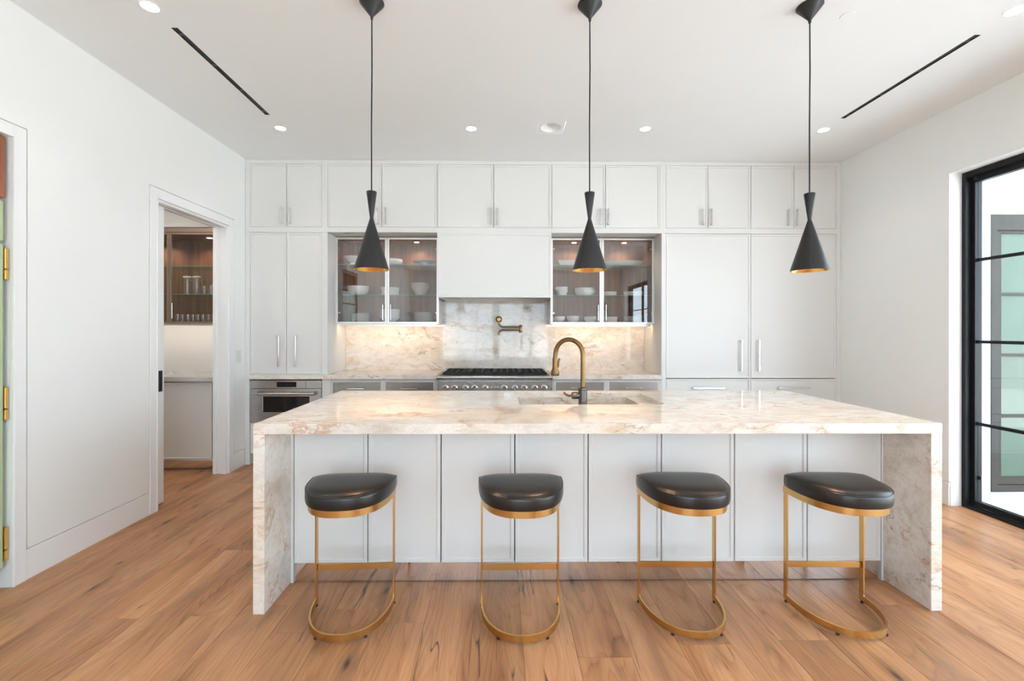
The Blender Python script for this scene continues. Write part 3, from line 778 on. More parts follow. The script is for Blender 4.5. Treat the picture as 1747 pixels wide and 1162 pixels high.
# under-cabinet lamps
for x0, x1 in ((-1.68, -.66), (.56, 1.60)):
    lb = thing('light_bar', 'slim warm light bar under the %s glass cabinet' % ('left' if x0 < 0 else 'right'), 'lamp', ((x0 + x1) / 2, 4.77, 1.409), 'under-cabinet light bars')
    MB().cbox(x0, x1, 4.760, 4.778, 1.385, 1.4095, .001).build('housing', 'satin', lb)
    MB().box(x0 + .01, x1 - .01, 4.7782, 4.780, 1.388, 1.404).build('diffuser', 'puck', lb)
    lamp('under_cabinet_lamp', 'AREA', ((x0 + x1) / 2, 4.783, 1.396), 2.1, WARM, x1 - x0, .016, (R(62), 0, 0))

# ------------------------------------------------------------------ china
def bowl_prof(r, h, foot=.5, wall=.005, k=2.2):
    out = [(r * foot, 0), (r * foot, .006)]
    n = 10
    for i in range(n + 1):
        a = i / n
        out.append((r * (foot + (1 - foot) * (1 - (1 - a) ** k) ** (1 / k)), .006 + (h - .006) * a))
    inn = [(max(rr - wall, .004), max(z, .006) + (.005 if i < 2 else 0)) for i, (rr, z) in enumerate(out[2:])]
    inn[0] = (inn[0][0], .012)
    return out + list(reversed(inn))
def plate_prof(r): return [(r * .55, 0), (r * .57, .004), (r * .72, .006), (r, .016), (r, .018), (r * .72, .010), (r * .55, .008)]
def straight_prof(r, h): return [(r * .88, 0), (r * .92, .006), (r * .985, h - .014), (r, h - .012), (r, h), (r - .007, h), (r * .9 - .006, .012)]
G1, G2, G3 = 1.429, 1.7172, 2.0362   # cabinet floor and shelf tops
def dish(name, prof, x, y, z, label, cat, group=None, sx=1.0, n=36):
    o = MB().lathe(prof, (0, 0, 0), n, sx=sx).build(name, 'china', smooth=True, local=True, angle=50)
    o.location = (x, y, z); return tag(o, label, cat, group)
def stack(name, prof, x, y, z, n, step, label, cat, group, top_label=None):
    ORD = ('bottom', 'second', 'third', 'fourth', 'fifth', 'sixth', 'seventh', 'eighth')
    words = label.split(' ', 1)
    def nth(k): return ('topmost ' if k == n - 1 else 'lowest ' if k == 0 else ORD[k] + ' lowest ') + label
    o = dish(name, prof, x, y, z, nth(0), cat, group)
    for k in range(1, n):
        c = o.copy(); COL.objects.link(c); c.location = (x + random.uniform(-.002, .002), y, z + k * step)
        c['label'] = nth(k)
    return o
YD = 4.905
def PX(px, y=YD):     # metres across at the depth of the shelves
    return y * math.tan(math.atan((px - 860.0) / 770.0) + .0105)
CL, CR = 'left glass cabinet', 'right glass cabinet'
# left cabinet, top shelf
ped = dish('footed_bowl', [(.05, 0), (.048, .006), (.032, .018), (.032, .03), (.06, .042), (.094, .075), (.104, .092), (.100, .094), (.055, .05), (.02, .045)], PX(603, 4.86), 4.86, G3, 'white footed bowl at the left end of the left cabinet top shelf', 'bowl')
pl = dish('platter', [(.09, 0), (.095, .004), (.128, .014), (.13, .018), (.126, .018), (.09, .008)], PX(671), 4.90, G3, 'broad white platter under a bowl on the left cabinet top shelf', 'platter', sx=1.18)
dish('serving_bowl', bowl_prof(.118, .062, .6), PX(668), YD, G3 + .0085, 'white serving bowl resting on a platter on the left cabinet top shelf', 'bowl')
dish('cake_stand', [(.062, 0), (.06, .005), (.046, .02), (.044, .035), (.06, .043), (.115, .048), (.122, .055), (.122, .058), (.11, .056), (.03, .054)], PX(723.5), YD, G3, 'low white cake stand at the right end of the left cabinet top shelf', 'cake stand')
# left cabinet, middle shelf
LIP = [(.052, 0), (.052, .006), (.074, .018), (.096, .040), (.0985, .044), (.108, .0455), (.108, .0515), (.102, .0515), (.07, .022), (.03, .011)]
dish('salad_bowl', bowl_prof(.117, .10, .55, k=2.0), PX(611.3), YD, G2, 'large round white bowl on the left cabinet middle shelf', 'bowl')
dish('souffle_dish', straight_prof(.102, .086), PX(665.5), YD, G2, 'straight-sided white souffle dish on the left cabinet middle shelf', 'dish')
dish('mixing_bowl', [(.05, 0), (.052, .01), (.09, .07), (.104, .092), (.11, .094), (.11, .101), (.104, .101), (.085, .07), (.045, .012)], PX(717.3), YD, G2, 'lower of two nested white mixing bowls on the left cabinet middle shelf', 'bowl', 'nested mixing bowls')
dish('mixing_bowl', [(.042, 0), (.044, .01), (.085, .065), (.103, .095), (.108, .097), (.108, .103), (.102, .103), (.08, .066), (.04, .012)], PX(717.3), YD, G2 + .028, 'upper of two nested white mixing bowls on the left cabinet middle shelf', 'bowl', 'nested mixing bowls')
# left cabinet, floor
stack('dinner_plate', plate_prof(.108), PX(615), YD, G1, 7, .0125, 'white plate in the left stack on the left cabinet floor', 'plate', 'left stack of plates in the left glass cabinet')
stack('soup_bowl', LIP, PX(665), YD, G1, 8, .0125, 'white soup bowl in the tall nested stack behind the left cabinet handles', 'bowl', 'stack of soup bowls in the left glass cabinet')
stack('dinner_plate', plate_prof(.122), PX(724), YD, G1, 8, .0125, 'white plate in the wide stack at the right of the left cabinet floor', 'plate', 'right stack of plates in the left glass cabinet')
td = MB().lathe([(.05, -.006), (.054, 0), (.05, .006)], (0, 0, 0), 28, axis='x').build('disc', 'disc_brown', smooth=True, local=True)  # brown disc on edge beside the plate stack
td.location = (PX(698.5), YD - .02, G1 + .0545); td.rotation_euler = (0, 0, R(-55)); tag(td, 'brown round trivet standing on edge beside the plates', 'disc')
# right cabinet, top shelf
def tray(name, x, y, z, w, d, h, label):
    m = MB(); fl_ = .78
    def ring(fx, fy, zz): return [(-w / 2 * fx, -d / 2 * fy, zz), (w / 2 * fx, -d / 2 * fy, zz), (w / 2 * fx, d / 2 * fy, zz), (-w / 2 * fx, d / 2 * fy, zz)]
    ls = [ring(fl_, fl_, 0), ring(1, 1, h - .004), ring(1, 1, h), ring(.965, .95, h), ring(fl_ - .01, fl_ - .015, .007)]
    vs = [p for l in ls for p in l]; fs = [(3, 2, 1, 0), (16, 17, 18, 19)]
    for i in range(4):
        for k in range(4): fs.append((4 * i + k, 4 * i + (k + 1) % 4, 4 * i + 4 + (k + 1) % 4, 4 * i + 4 + k))
    m.add(vs, fs); o = m.build(name, 'china', local=True, bevel=.0015); o.location = (x, y, z); return tag(o, label, 'dish')
tray('serving_dish', PX(971), YD, G3, .27, .19, .060, 'flared white rectangular dish partly behind the middle pendant shade, right cabinet top shelf')
dish('oval_platter', [(.085, 0), (.09, .004), (.118, .048), (.122, .056), (.117, .056), (.08, .008)], PX(1064), YD, G3, 'long oval white platter on the right cabinet top shelf', 'platter', sx=1.78)
# right cabinet, middle shelf
stack('ramekin', [(.056, 0), (.058, .004), (.0625, .040), (.069, .042), (.069, .052), (.063, .052), (.056, .010)], PX(957.5), YD, G2, 4, .0145, 'small white ramekin in the left stack on the right cabinet middle shelf', 'ramekin', 'stack of ramekins in the right glass cabinet')
stack('pasta_bowl', [(.082, 0), (.084, .005), (.100, .018), (.105, .036), (.112, .038), (.112, .048), (.105, .048), (.095, .018), (.07, .010)], PX(997.7), YD, G2, 3, .018, 'low white pasta bowl in the stack on the right cabinet middle shelf', 'bowl', 'stack of pasta bowls in the right glass cabinet')
dish('gratin_dish', straight_prof(.07, .045), PX(1041), YD, G2, 'small low white gratin dish on the right cabinet middle shelf', 'dish')
dish('gratin_dish', straight_prof(.105, .045), PX(1080.5), YD, G2, 'wide low white gratin dish at the right of the right cabinet middle shelf', 'dish')
# right cabinet, floor
dish('cereal_bowl', bowl_prof(.071, .066, .5), PX(953), YD, G1, 'round white bowl in the left corner of the right cabinet floor', 'bowl', 'loose bowls on the right cabinet floor')
dish('cereal_bowl', bowl_prof(.070, .070, .5), PX(977.5), YD, G1, 'round white bowl second from the left on the right cabinet floor', 'bowl', 'loose bowls on the right cabinet floor')
stack('small_bowl', [(.040, 0), (.041, .005), (.056, .016), (.0635, .034), (.070, .036), (.070, .042), (.064, .042), (.054, .018), (.03, .010)], PX(1006.5), YD, G1, 3, .0115, 'small white bowl in the low stack by the right cabinet door handle', 'bowl', 'stack of small bowls in the right glass cabinet')
dish('cereal_bowl', straight_prof(.075, .062), PX(1042), YD, G1, 'straight white bowl behind the right door of the right cabinet floor', 'bowl', 'loose bowls on the right cabinet floor')
stack('side_plate', plate_prof(.106), PX(1080.5), YD, G1, 5, .0125, 'white side plate in the stack at the right of the right cabinet floor', 'plate', 'stack of side plates in the right glass cabinet')

# ------------------------------------------------------------------ island
IX0, IX1, IY0, IY1, IT, ITH = -1.160, 2.121, 2.138, 3.319, .899, .049
SX0, SX1, SY0, SY1 = .030, 1.000, 2.702, 3.205         # opening of the stepped sink
wt = thing('island_worktop', 'pale veined stone island top with waterfall ends', 'worktop', ((IX0 + IX1) / 2, (IY0 + IY1) / 2, 0))
MB().plate('z', IX0, IX1, IY0, IY1, IT - ITH, IT, [(SX0, SX1, SY0, SY1)]).build('top_slab', 'stone', wt, bevel=.0018)
WT = .054
for a, b_ in ((IX0, IX0 + WT), (IX1 - WT, IX1)):
    MB().cbox(a, b_, IY0, IY1, .0005, IT - ITH - .0004, .0018).build('waterfall_end', 'stone', wt)
sk = thing('sink', 'stone sink with a stepped ledge sunk in the island top', 'sink', (.51, 2.95, .68))
BX0, BX1, BY0, BY1 = .128, .892, 2.83, 3.158
LZ = IT - .026
m = MB().plate('z', SX0 + .0006, SX1 - .0006, SY0 + .0006, SY1 - .0006, LZ - .02, LZ, [(BX0, BX1, BY0, BY1)])
m.build('ledge', 'stone', sk)
m = MB()
for (a, b_, c, d) in ((BX0 - .015, BX0, BY0 - .015, BY1 + .015), (BX1, BX1 + .015, BY0 - .015, BY1 + .015), (BX0, BX1, BY0 - .015, BY0), (BX0, BX1, BY1, BY1 + .015)):
    m.box(a, b_, c, d, .66, LZ - .0205)
m.box(BX0 - .015, BX1 + .015, BY0 - .015, BY1 + .015, .645, .66)
m.build('basin', 'stone', sk)
MB().lathe([(.04, .6602), (.045, .663), (.03, .664), (.012, .6625)], ((BX0 + BX1) / 2, (BY0 + BY1) / 2, 0), 20).build('drain', 'aged_brass', sk, smooth=True)

ic = thing('island_cabinet', 'long white panelled island base on a mirrored plinth', 'cabinet', ((IX0 + IX1) / 2, 2.85, 0))
PYF = 2.405
cx0, cx1 = IX0 + WT + .001, IX1 - WT - .001
b = MB()
b.box(cx0, cx1, PYF + .024, IY1 - .05, .10, .64); b.box(cx0, -.02, PYF + .024, IY1 - .05, .64, IT - ITH - .001); b.box(1.05, cx1, PYF + .024, IY1 - .05, .64, IT - ITH - .001)
b.box(-.02, 1.05, PYF + .024, PYF + .05, .64, IT - ITH - .001)
b.box(cx0 + .03, cx1 - .03, PYF + .05, IY1 - .11, .0005, .10)
b.box(cx0, -1.091, PYF, PYF + .05, .0005, IT - ITH - .001); b.box(2.056, cx1, PYF, PYF + .05, .0005, IT - ITH - .001)
b.build('carcass', 'cab', ic)
seams = [-1.090, -.698, -.310, .083, .475, .868, 1.261, 1.654, 2.055]
for a, c in zip(seams[:-1], seams[1:]):
    MB().panel(a + .0027, c - .0027, .106, IT - ITH - .002, PYF, fw=.017, dep=.006, bev=.005).build('door', 'cab', ic)
for sx_ in seams:
    MB().box(sx_ - .006, sx_ + .006, PYF + .0205, PYF + .0239, .106, IT - ITH - .002).build('gap_shade', 'dark', ic)  # shade in the panel joints, put in as dark strips
pk = MB().box(-1.090, 2.055, PYF + .012, PYF + .018, .004, .1045).build('plinth', 'mirror', ic); pk['label'] = 'mirrored plinth strip reflecting the floor'
for k in range(8):
    a = cx0 + .01 + k * (cx1 - cx0 - .02) / 8; c = a + (cx1 - cx0 - .02) / 8
    v = MB(); v.box(a + .002, c - .002, IY1 - .049, IY1 - .03, .11, .84); v.build('rear_door', 'cab', ic)

# island faucet, on the ledge on the seating side of the basin
FX, FY, FZ = .512, 2.762, LZ + .0003
t = thing('faucet', 'aged brass gooseneck faucet with pull-down spray head at the island sink', 'tap', (FX, FY, FZ))
m = MB().lathe([(.034, FZ), (.034, FZ + .006), (.027, FZ + .012), (.026, FZ + .03), (.026, FZ + .105), (.029, FZ + .108), (.029, FZ + .118), (.0155, FZ + .122)], (FX, FY, 0), 24)
m.build('body', 'grey_metal_and_reflection', t, smooth=True)
dirv = Vector((-.155, .10, 0)); reach = dirv.length; u = dirv.normalized()
r = reach / 2
path = [Vector((FX, FY, FZ + .11)), Vector((FX, FY, FZ + .20)), Vector((FX, FY, FZ + .318))]
cz = FZ + .318; cc = Vector((FX, FY, cz)) + u * r
for k in range(1, 19):
    a = math.pi - math.pi * k / 18
    path.append(cc + u * r * math.cos(a) + Vector((0, 0, r * 1.02 * math.sin(a))))
end = path[-1]
path.append(end + u * .004 + Vector((0, 0, -.03)))
MB().tube(path, .0142, 18).build('gooseneck', 'aged_brass', t, smooth=True)
e2 = path[-1]
hd = MB(); hp = [e2 + Vector((0, 0, .002)), e2 + Vector((0, 0, -.055)), e2 + Vector((0, 0, -.085)), e2 + Vector((0, 0, -.098)), e2 + Vector((0, 0, -.106))]
hd.tube(hp, [.0165, .017, .027, .028, .024], 20)
hd.build('spray_head', 'aged_brass', t, smooth=True)
tv = MB(); q = e2 + Vector((.017, -.002, 0)); tv.tube([q + Vector((.002, 0, -.055)), q + Vector((.006, 0, -.02)), q + Vector((.013, 0, .004))], [.006, .007, .006], 8); tv.build('trigger', 'aged_brass', t, smooth=True)
hb = MB().lathe([(.019, -.022), (.0215, -.03), (.0215, -.062), (.019, -.068)], (FX, FY, FZ + .07), 18, axis='x'); hb.build('valve', 'grey_metal_and_reflection', t, smooth=True)
hl = MB().tube([(FX - .066, FY, FZ + .072), (FX - .085, FY, FZ + .068), (FX - .105, FY - .002, FZ + .078), (FX - .118, FY - .003, FZ + .09)], [.007, .008, .007, .005], 10); hl.build('lever', 'aged_brass', t, smooth=True)

# ------------------------------------------------------------------ bar stools
def outline(a, b, n=2.25, k=28, back=.0):
    """plan path from the left back corner round the front to the right back corner"""
    pts = []
    for i in range(k + 1):
        th = math.pi * i / k
        cs, sn = math.cos(th), math.sin(th)
        pts.append((-a * math.copysign(abs(cs) ** (2 / n), cs), back - b * abs(sn) ** (2 / n)))
    return pts
def make_stool():
    t = thing('bar_stool', '', 'stool', (0, 0, 0), 'bar stools along the island')
    A, Bq = .186, .272
    base = outline(A, Bq)
    MB().strap(base, .008, .009, .040).build('base_loop', 'brass', t, smooth=True, local=True, bevel=.0)
    for s in (-1, 1):
        MB().cbox(s * A - .004, s * A + .004, -.006, .022, .009, .546, .001).build('leg', 'brass', t, local=True)
    MB().cbox(-A + .0042, A - .0042, .006, .012, .172, .202, .001).build('footrest', 'brass', t, local=True)
    band = outline(A + .003, Bq + .028, 2.5, 32, back=.022)
    MB().strap(band, .006, .541, .573).build('seat_band', 'brass', t, smooth=True, local=True)
    MB().cbox(-A - .003, A + .003, .0185, .0245, .541, .573, .001).build('back_band', 'brass', t, local=True)
    # cushion: rounded D in plan, domed top with a piped seam
    a, b_ = .201, .294
    plan = outline(a, b_, 2.45, 44, back=.0)
    # close the back with a soft straight edge
    nb = 14
    backpts = []
    for i in range(1, nb):
        s = -1 + 2 * i / nb
        backpts.append((-s * a, .038 * (1 - abs(s) ** 5)))
    ring0 = [Vector((x, y + .0)) for x, y in plan] + [Vector(p) for p in backpts]
    cen = Vector((0, -.13))
    prof = [(.93, .5735), (.985, .5750), (1.0, .586), (1.004, .600), (1.0, .618), (.992, .6255), (.984, .628), (.976, .6285), (.95, .634), (.88, .6405), (.72, .6455), (.48, .648), (.2, .649)]
    seam = [(cen + (p - cen) * .988) for p in ring0]
    MB().tube([(q.x, q.y, .6282) for q in seam] + [(seam[0].x, seam[0].y, .6282)], .0026, 6, caps=False).build('piping', 'leather', t, smooth=True, local=True)
    m = MB(); n = len(ring0); vs = []; fs = []
    for sc, z in prof:
        for p in ring0:
            q = cen + (p - cen) * sc
            vs.append((q.x, q.y, z))
    for i in range(len(prof) - 1):
        for k in range(n):
            k2 = (k + 1) % n
            fs.append((i * n + k, i * n + k2, (i + 1) * n + k2, (i + 1) * n + k))
    fs.append(tuple(range(n - 1, -1, -1)))
    top = len(vs); vs.append((cen.x, cen.y, .6492)); o = (len(prof) - 1) * n
    for k in range(n): fs.append((o + k, o + (k + 1) % n, top))
    m.add(vs, fs); m.build('seat_cushion', 'leather', t, smooth=True, local=True, angle=60)
    ft = [(-A, .004), (A, .004), base[9], base[19]]
    for (fx, fy) in ft: MB().lathe([(.007, 0.0005), (.008, .003), (.0075, .0088)], (fx, fy, 0), 10).build('foot', 'rubber', t, local=True)
    return t
st = make_stool()
labs = ['black leather and brass bar stool nearest the left waterfall end of the island', 'black leather and brass bar stool second from the left along the island',
        'black leather and brass bar stool second from the right along the island', 'black leather and brass bar stool nearest the right waterfall end of the island']
for i, (sx_, sy_, rz) in enumerate(((-.702, 2.208, 3.0), (.102, 2.196, 0.6), (.876, 2.214, -1.0), (1.606, 2.208, -1.5))):
    o = st if i == 0 else dup(st, (0, 0, 0))
    o.location = (sx_, sy_, 0); o.rotation_euler = (0, 0, R(rz)); o['label'] = labs[i]

# ------------------------------------------------------------------ pendants
def make_pendant():
    t = thing('pendant_lamp', '', 'lamp', (0, 0, CEIL), 'pendant lamps over the island')
    z = lambda h: h - CEIL       # local heights
    m = MB().lathe([(.062, z(CEIL - .0005)), (.063, z(CEIL - .004)), (.010, z(2.973)), (.0085, z(2.97))], n=40); m.build('canopy', 'black', t, smooth=True, local=True)
    MB().lathe([(.007, z(2.972)), (.007, z(2.958)), (.005, z(2.954))], n=14).build('cord_grip', 'black', t, smooth=True, local=True)
    MB().tube([(0, 0, z(2.956)), (.0012, 0, z(2.7)), (-.001, 0, z(2.4)), (0, 0, z(2.056))], .0036, 8).build('cord', 'black', t, smooth=True, local=True)
    outer = [(.0045, z(2.061)), (.0255, z(2.061)), (.0265, z(2.058)), (.0095, z(1.932)), (.0085, z(1.925)), (.0105, z(1.917)), (.0875, z(1.662)), (.0888, z(1.656))]
    sh = MB().lathe(outer, n=56, cap0=True, cap1=False).build('shade', 'black', t, smooth=True, local=True)
    inner = [(.0888, z(1.656)), (.0865, z(1.658)), (.0105, z(1.905)), (.004, z(1.906))]
    MB().lathe(inner, n=56, cap0=False, cap1=True).build('shade_lining', 'gold', t, smooth=True, local=True)
    bl = MB().lathe([(.012, z(1.90)), (.012, z(1.86))], n=16).build('bulb_holder', 'black', t, smooth=True, local=True)
    MB().lathe([(.010, z(1.86)), (.018, z(1.845)), (.0215, z(1.825)), (.016, z(1.805)), (.004, z(1.798))], n=18).build('bulb', 'bulb', t, smooth=True, local=True)
    return t
pt = make_pendant()
pl_ = ['black cone pendant lamp with gold lining hanging over the left of the island', 'black cone pendant lamp with gold lining hanging beside the island faucet, middle of three',
       'black cone pendant lamp with gold lining hanging over the right of the island']
PYP = 2.35
for i, xx in enumerate((-.664, .470, 1.626)):
    o = pt if i == 0 else dup(pt, (0, 0, 0))
    o.location = (xx, PYP, CEIL); o['label'] = pl_[i]
    lamp('pendant_bulb_lamp', 'POINT', (xx, PYP, 1.775), 15.0, WARM, .018)

# ------------------------------------------------------------------ ceiling fittings
def make_downlight():
    t = thing('downlight', '', 'lamp', (0, 0, CEIL), 'recessed ceiling downlights')
    MB().lathe([(.046, -.0004), (.0455, -.003), (.0415, -.003), (.0405, -.0004)], n=32, cap0=False, cap1=False).build('trim_ring', 'ceil', t, smooth=True, local=True)
    MB().lathe([(.0404, -.0024), (.0404, -.0006)], n=32).build('lens', 'lens', t, smooth=True, local=True)
    return t
dl = make_downlight()
dls = [(-1.842, 2.395, 'round glowing downlight in front of the left slot vent'), (-1.846, 3.823, 'round glowing downlight between the left slot vent and the cabinets'),
       (-.239, 3.81, 'round glowing downlight left of the round ceiling speaker'), (1.229, 3.795, 'round glowing downlight right of the round ceiling speaker'),
       (2.746, 3.797, 'round glowing downlight between the right slot vent and the cabinets'), (2.738, 2.37, 'round glowing downlight in front of the right slot vent')]
for i, (xx, yy, lb) in enumerate(dls):
    o = dl if i == 0 else dup(dl, (0, 0, 0))
    o.location = (xx, yy, CEIL); o['label'] = lb
    lamp('downlight_lamp', 'SPOT', (xx, yy, CEIL - .012), 13.0, (1, .96, .91), .04, spot=120, blend=.9)
for xx, y0, y1, lb in ((slotL, 2.562, 3.59, 'long black slot vent in the ceiling by the left wall'), (slotR, 2.566, 3.59, 'long black slot vent in the ceiling by the right wall')):
    t = thing('slot_vent', lb, 'vent', (xx, (y0 + y1) / 2, CEIL), 'linear slot vents')
    MB().plate('z', xx - SW + .0005, xx + SW - .0005, y0 + .0005, y1 - .0005, CEIL + .0005, CEIL + .05, [(xx - SW + .003, xx + SW - .003, y0 + .003, y1 - .003)]).build('channel', 'black', t)
    MB().box(xx - SW + .0042, xx + SW - .0042, y0 + .004, y1 - .004, CEIL + .005, CEIL + .04).build('plenum', 'dark', t)
    for k in range(4):
        yy = y0 + .06 + k * (y1 - y0 - .12) / 3
        MB().box(xx - SW + .0045, xx + SW - .0045, yy - .01, yy + .01, CEIL + .0015, CEIL + .0048).build('clip', 'grey_metal_and_reflection', t)
t = thing('ceiling_speaker', 'round recessed white fitting in the ceiling between two downlights', 'speaker', (*SPK, CEIL))
m = MB(); n = 40; q = .1095
vs = []; fs = []
for k in range(n):
    a = 2 * math.pi * k / n; c_, s_ = math.cos(a), math.sin(a); f = q / max(abs(c_), abs(s_))
    vs.append((SPK[0] + c_ * f, SPK[1] + s_ * f, CEIL + .0004)); vs.append((SPK[0] + c_ * .086, SPK[1] + s_ * .086, CEIL + .0004))
for k in range(n): k2 = (k + 1) % n; fs.append((2 * k, 2 * k2, 2 * k2 + 1, 2 * k + 1))
m.add(vs, fs); m.build('mounting_plate', 'ceil', t)
MB().lathe([(.086, CEIL + .0004), (.052, CEIL + .05), (.05, CEIL + .06)], (*SPK, 0), 40, cap0=False).build('dish', 'ceil', t, smooth=True)
MB().lathe([(.03, CEIL + .048), (.026, CEIL + .04), (.01, CEIL + .037)], (*SPK, 0), 24).build('centre_cap', 'ceil', t, smooth=True)
o = MB().lathe([(.034, CEIL - .003), (.036, CEIL - .0004)], (1.88, 2.44 - .02, 0), 28).build('sprinkler_cover', 'ceil', smooth=True); tag(o, 'flat round white cover in the ceiling near the right slot vent', 'cover')

# light switch on the short piece of left wall
XS = XL + .012
t = thing('light_switch', 'white light switch on the wall strip between doorway and cupboards', 'switch', (XS, 4.41, 1.085))
MB().plate('x', 4.374, 4.446, 1.024, 1.146, XS + .0003, XS + .006, [(4.393, 4.427, 1.052, 1.118)]).build('plate', 'switch', t, bevel=.001)
MB().cbox(XS + .0004, XS + .009, 4.394, 4.426, 1.053, 1.117, .002).build('rocker', 'switch', t)

# ------------------------------------------------------------------ green refrigerator in its niche
NI = struct(MB().box(XL - .86, XL - .84, NY0 - .02, NY1 + .02, 0, NZ).box(XL - .84, XL - .125, NY1, NY1 + .02, 0, NZ).box(XL - .84, XL - .125, NY0 - .02, NY0, 0, NZ).box(XL - .86, XL - .125, NY0 - .02, NY1 + .02, NZ, NZ + .02).build('wall_niche', 'trim'))
FXF = XL - .006
t = thing('green_refrigerator', 'sage green refrigerator with gold hinges in the niche at the left edge', 'fridge', (XL - .4, 1.9, 0))
MB().cbox(XL - .7, FXF - .05, NY0 + .03, 2.325, .09, 2.005, .006).build('body', 'green', t)
MB().cbox(FXF - .048, FXF, NY0 + .03, 2.354, 1.795, 2.008, .008).build('upper_door', 'green', t)
gd_ = MB().cbox(FXF - .048, FXF, NY0 + .03, 2.354, .114, 1.785, .008).build('door', 'green', t)
MB().box(XL - .7, FXF - .06, NY0 + .05, 2.31, .0005, .09).build('plinth', 'dark', t)
for z0, z1 in ((1.60, 1.765), (.875, 1.045), (.145, .32)):
    zz = z0 + (z1 - z0) * .33
    hg = MB().cbox(FXF - .03, FXF + .003, 2.3545, 2.3745, zz + .002, z1, .003).build('hinge', 'gold_hinge', t); hg['label'] = 'gold door hinge'
    MB().cbox(FXF - .03, FXF + .003, 2.3545, 2.3745, z0, zz - .002, .003).build('knuckle', 'gold_hinge', hg)
t = thing('louvre_cupboard', 'reddish walnut louvred panel above the sage green refrigerator', 'cupboard', (XL - .3, 1.9, 2.02))
y0, y1, z0, z1 = NY0 + .01, 2.354, 2.022, 2.338
MB().plate('x', y0, y1, z0, z1, FXF - .045, FXF, [(y0 + .045, y1 - .045, z0 + .05, z1 - .045)]).build('frame', 'walnut_red', t, bevel=.002)
for k in range(9):
    z = z0 + .062 + k * .0235
    sl = MB(); sl.add([(FXF - .036, y0 + .046, z + .012), (FXF - .036, y1 - .046, z + .012), (FXF - .010, y1 - .046, z - .008), (FXF - .010, y0 + .046, z - .008),
                       (FXF - .036, y0 + .046, z + .017), (FXF - .036, y1 - .046, z + .017), (FXF - .010, y1 - .046, z - .003), (FXF - .010, y0 + .046, z - .003)],
                      [(0, 1, 2, 3), (7, 6, 5, 4), (0, 4, 5, 1), (1, 5, 6, 2), (2, 6, 7, 3), (3, 7, 4, 0)])
    sl.build('slat', 'walnut_red', t)
MB().box(XL - .6, FXF - .046, y0, y1, z0, z1).build('body', 'walnut_red', t)

# ------------------------------------------------------------------ pantry beyond the doorway
PBY = 4.799
PXR = XL - .127
t = thing('pantry_base_cabinet', 'pale grey base cabinet seen through the pantry doorway', 'cabinet', (-3.5, PBY, 0))
b = MB().box(-4.6, PXR - .045, 4.316, PBY, .10, .857); b.box(PXR - .04, PXR, 4.30, PBY, .001, .857); b.box(-4.6, PXR - .045, 4.40, PBY, .001, .10)
b.build('carcass', 'cab', t)
for a, c in ((-4.6, -4.0), (-3.99, -3.37), (-3.36, PXR - .046)):
    MB().panel(a, c, .12, .845, 4.295, fw=.014).build('door', 'cab', t)
MB().box(-4.6, PXR - .05, 4.392, 4.399, .004, .098).build('plinth', 'mirror', t)
tag(MB().cbox(-4.6, PXR - .001, 4.258, PBY, .8585, .902, .003).build('worktop', 'grey_stone'), 'grey stone worktop seen through the pantry doorway', 'worktop')
PG = 4.45
glass_cabinet('display_cabinet', 'walnut-lined glass cabinet of glassware seen through the pantry doorway', -3.82, PXR - .002, 1.405, 2.30, PG, PBY, -3.232, (-2.945, -3.52), (1.975, 1.698), .15, 1.53, 'pane', 'satin_warm_reflect', 10.0)
tp = thing('cornice_panel', 'plain white panel closing the wall above the pantry glass cabinet', 'panel', (-3.25, PBY, 2.31))
MB().box(-3.82, PXR - .002, PG + .002, PBY, 2.302, 2.345).build('fascia', 'satin_warm_reflect', tp)
MB().cbox(-3.82, PXR - .002, PG - .01, PBY, 2.347, 2.40, .003).build('cornice', 'cab', tp)
MB().box(-3.82, PXR - .002, PG + .01, PBY, 2.402, 2.855).build('panel', 'cab', tp)
lamp('added_pantry_lamp', 'AREA', (-3.3, 3.5, 2.84), 9, (1, .93, .86), .5)  # added out of view so the pantry gets enough light
tpl = thing('added_pantry_light', 'added unseen ceiling light inside the pantry', 'lamp', (-3.3, 3.5, 2.86))
MB().lathe([(.3, 2.852), (.3, 2.859)], (-3.3, 3.5, 0), 32).build('housing', 'ceil', tpl, smooth=True)
lb = thing('light_bar', 'slim light bar under the pantry glass cabinet', 'lamp', (-3.2, 4.5, 1.404), 'under-cabinet light bars')
MB().cbox(-3.8, PXR - .02, 4.472, 4.488, 1.388, 1.4045, .001).build('housing', 'satin', lb)
MB().box(-3.79, PXR - .03, 4.4882, 4.490, 1.390, 1.402).build('diffuser', 'puck', lb)
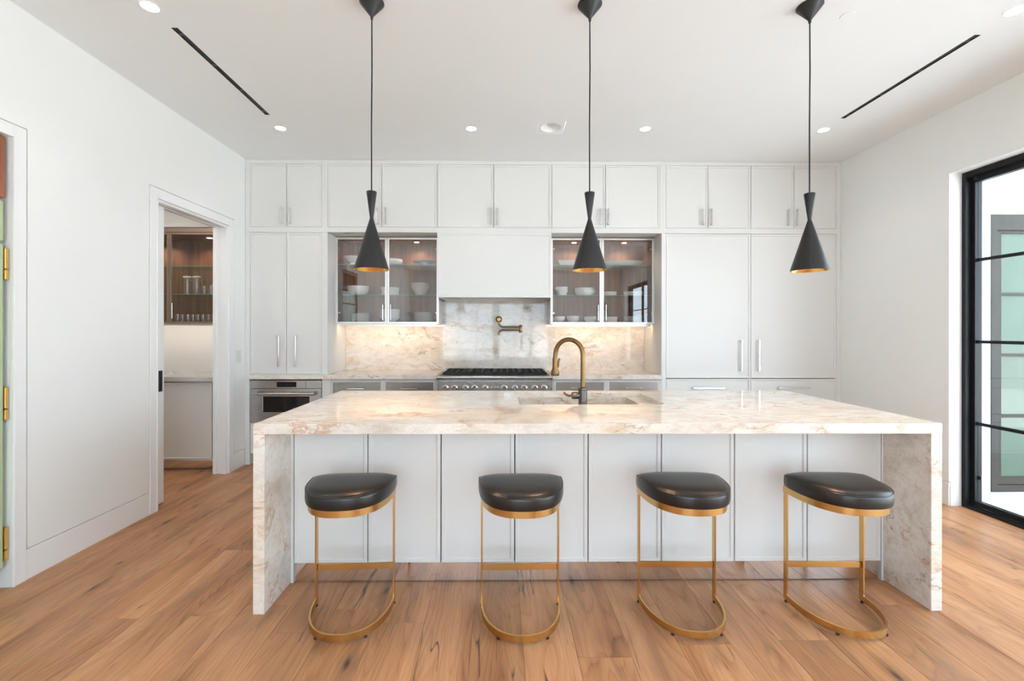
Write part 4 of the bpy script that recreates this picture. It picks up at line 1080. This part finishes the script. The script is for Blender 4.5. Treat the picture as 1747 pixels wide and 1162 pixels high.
lamp('under_cabinet_lamp', 'AREA', (-3.25, 4.493, 1.396), 1.6, (1, .86, .74), 1.1, .014, (R(55), 0, 0))
# glassware
def gl_prof(r, h, w=.0022): return [(r * .86, 0), (r * .88, .003), (r, h), (r - w, h), (r * .87 - w, .009)]
gy = PG + .17
def GX(px): return gy * math.tan(math.atan((px - 860.0) / 770.0) + .0105)
for px, lb in ((319.5, 'tall glass carafe with white lid, left of two on the pantry shelf'), (335.5, 'tall glass carafe with white lid, right of two on the pantry shelf')):
    t = thing('carafe', lb, 'carafe', (GX(px), gy, 1.6984), 'carafes in the pantry cabinet')
    MB().lathe([(.036, 0), (.038, .004), (.038, .165), (.036, .172), (.0345, .172), (.036, .165), (.036, .008)], n=28).build('body', 'glass', t, smooth=True, local=True)
    MB().lathe([(.037, .173), (.039, .176), (.039, .186), (.036, .189)], n=28).build('lid', 'china', t, smooth=True, local=True)
    MB().tube([(.036, 0, .15), (.058, 0, .14), (.058, 0, .07), (.037, 0, .05)], .004, 8).build('handle', 'glass', t, smooth=True, local=True)
for k, px in enumerate((352, 357.5, 363.5)):
    o = MB().lathe(gl_prof(.026 if k != 1 else .03, .09 if k != 1 else .115), n=24).build('drinking_glass', 'glass', smooth=True, local=True)
    o.location = (GX(px), gy + (.05 if k == 1 else -.03), 1.6984); tag(o, ('short clear glass nearest the carafes on the pantry middle shelf', 'tall clear glass behind two short ones on the pantry middle shelf', 'short clear glass by the door edge on the pantry middle shelf')[k], 'glass', 'glasses on the pantry middle shelf')
proto = None
for k, px in enumerate((303, 311, 320.5, 329.5, 338, 347, 356, 364)):
    if proto is None:
        proto = MB().lathe(gl_prof(.024, .078), n=24).build('tumbler', 'glass', smooth=True, local=True); o = proto
    else:
        o = proto.copy(); COL.objects.link(o)
    o.location = (GX(px), gy, 1.4235); tag(o, ('leftmost', 'second', 'third', 'fourth', 'fifth', 'sixth', 'seventh', 'rightmost')[k] + ' clear glass tumbler in the row on the pantry cabinet floor', 'glass', 'row of tumblers in the pantry cabinet')
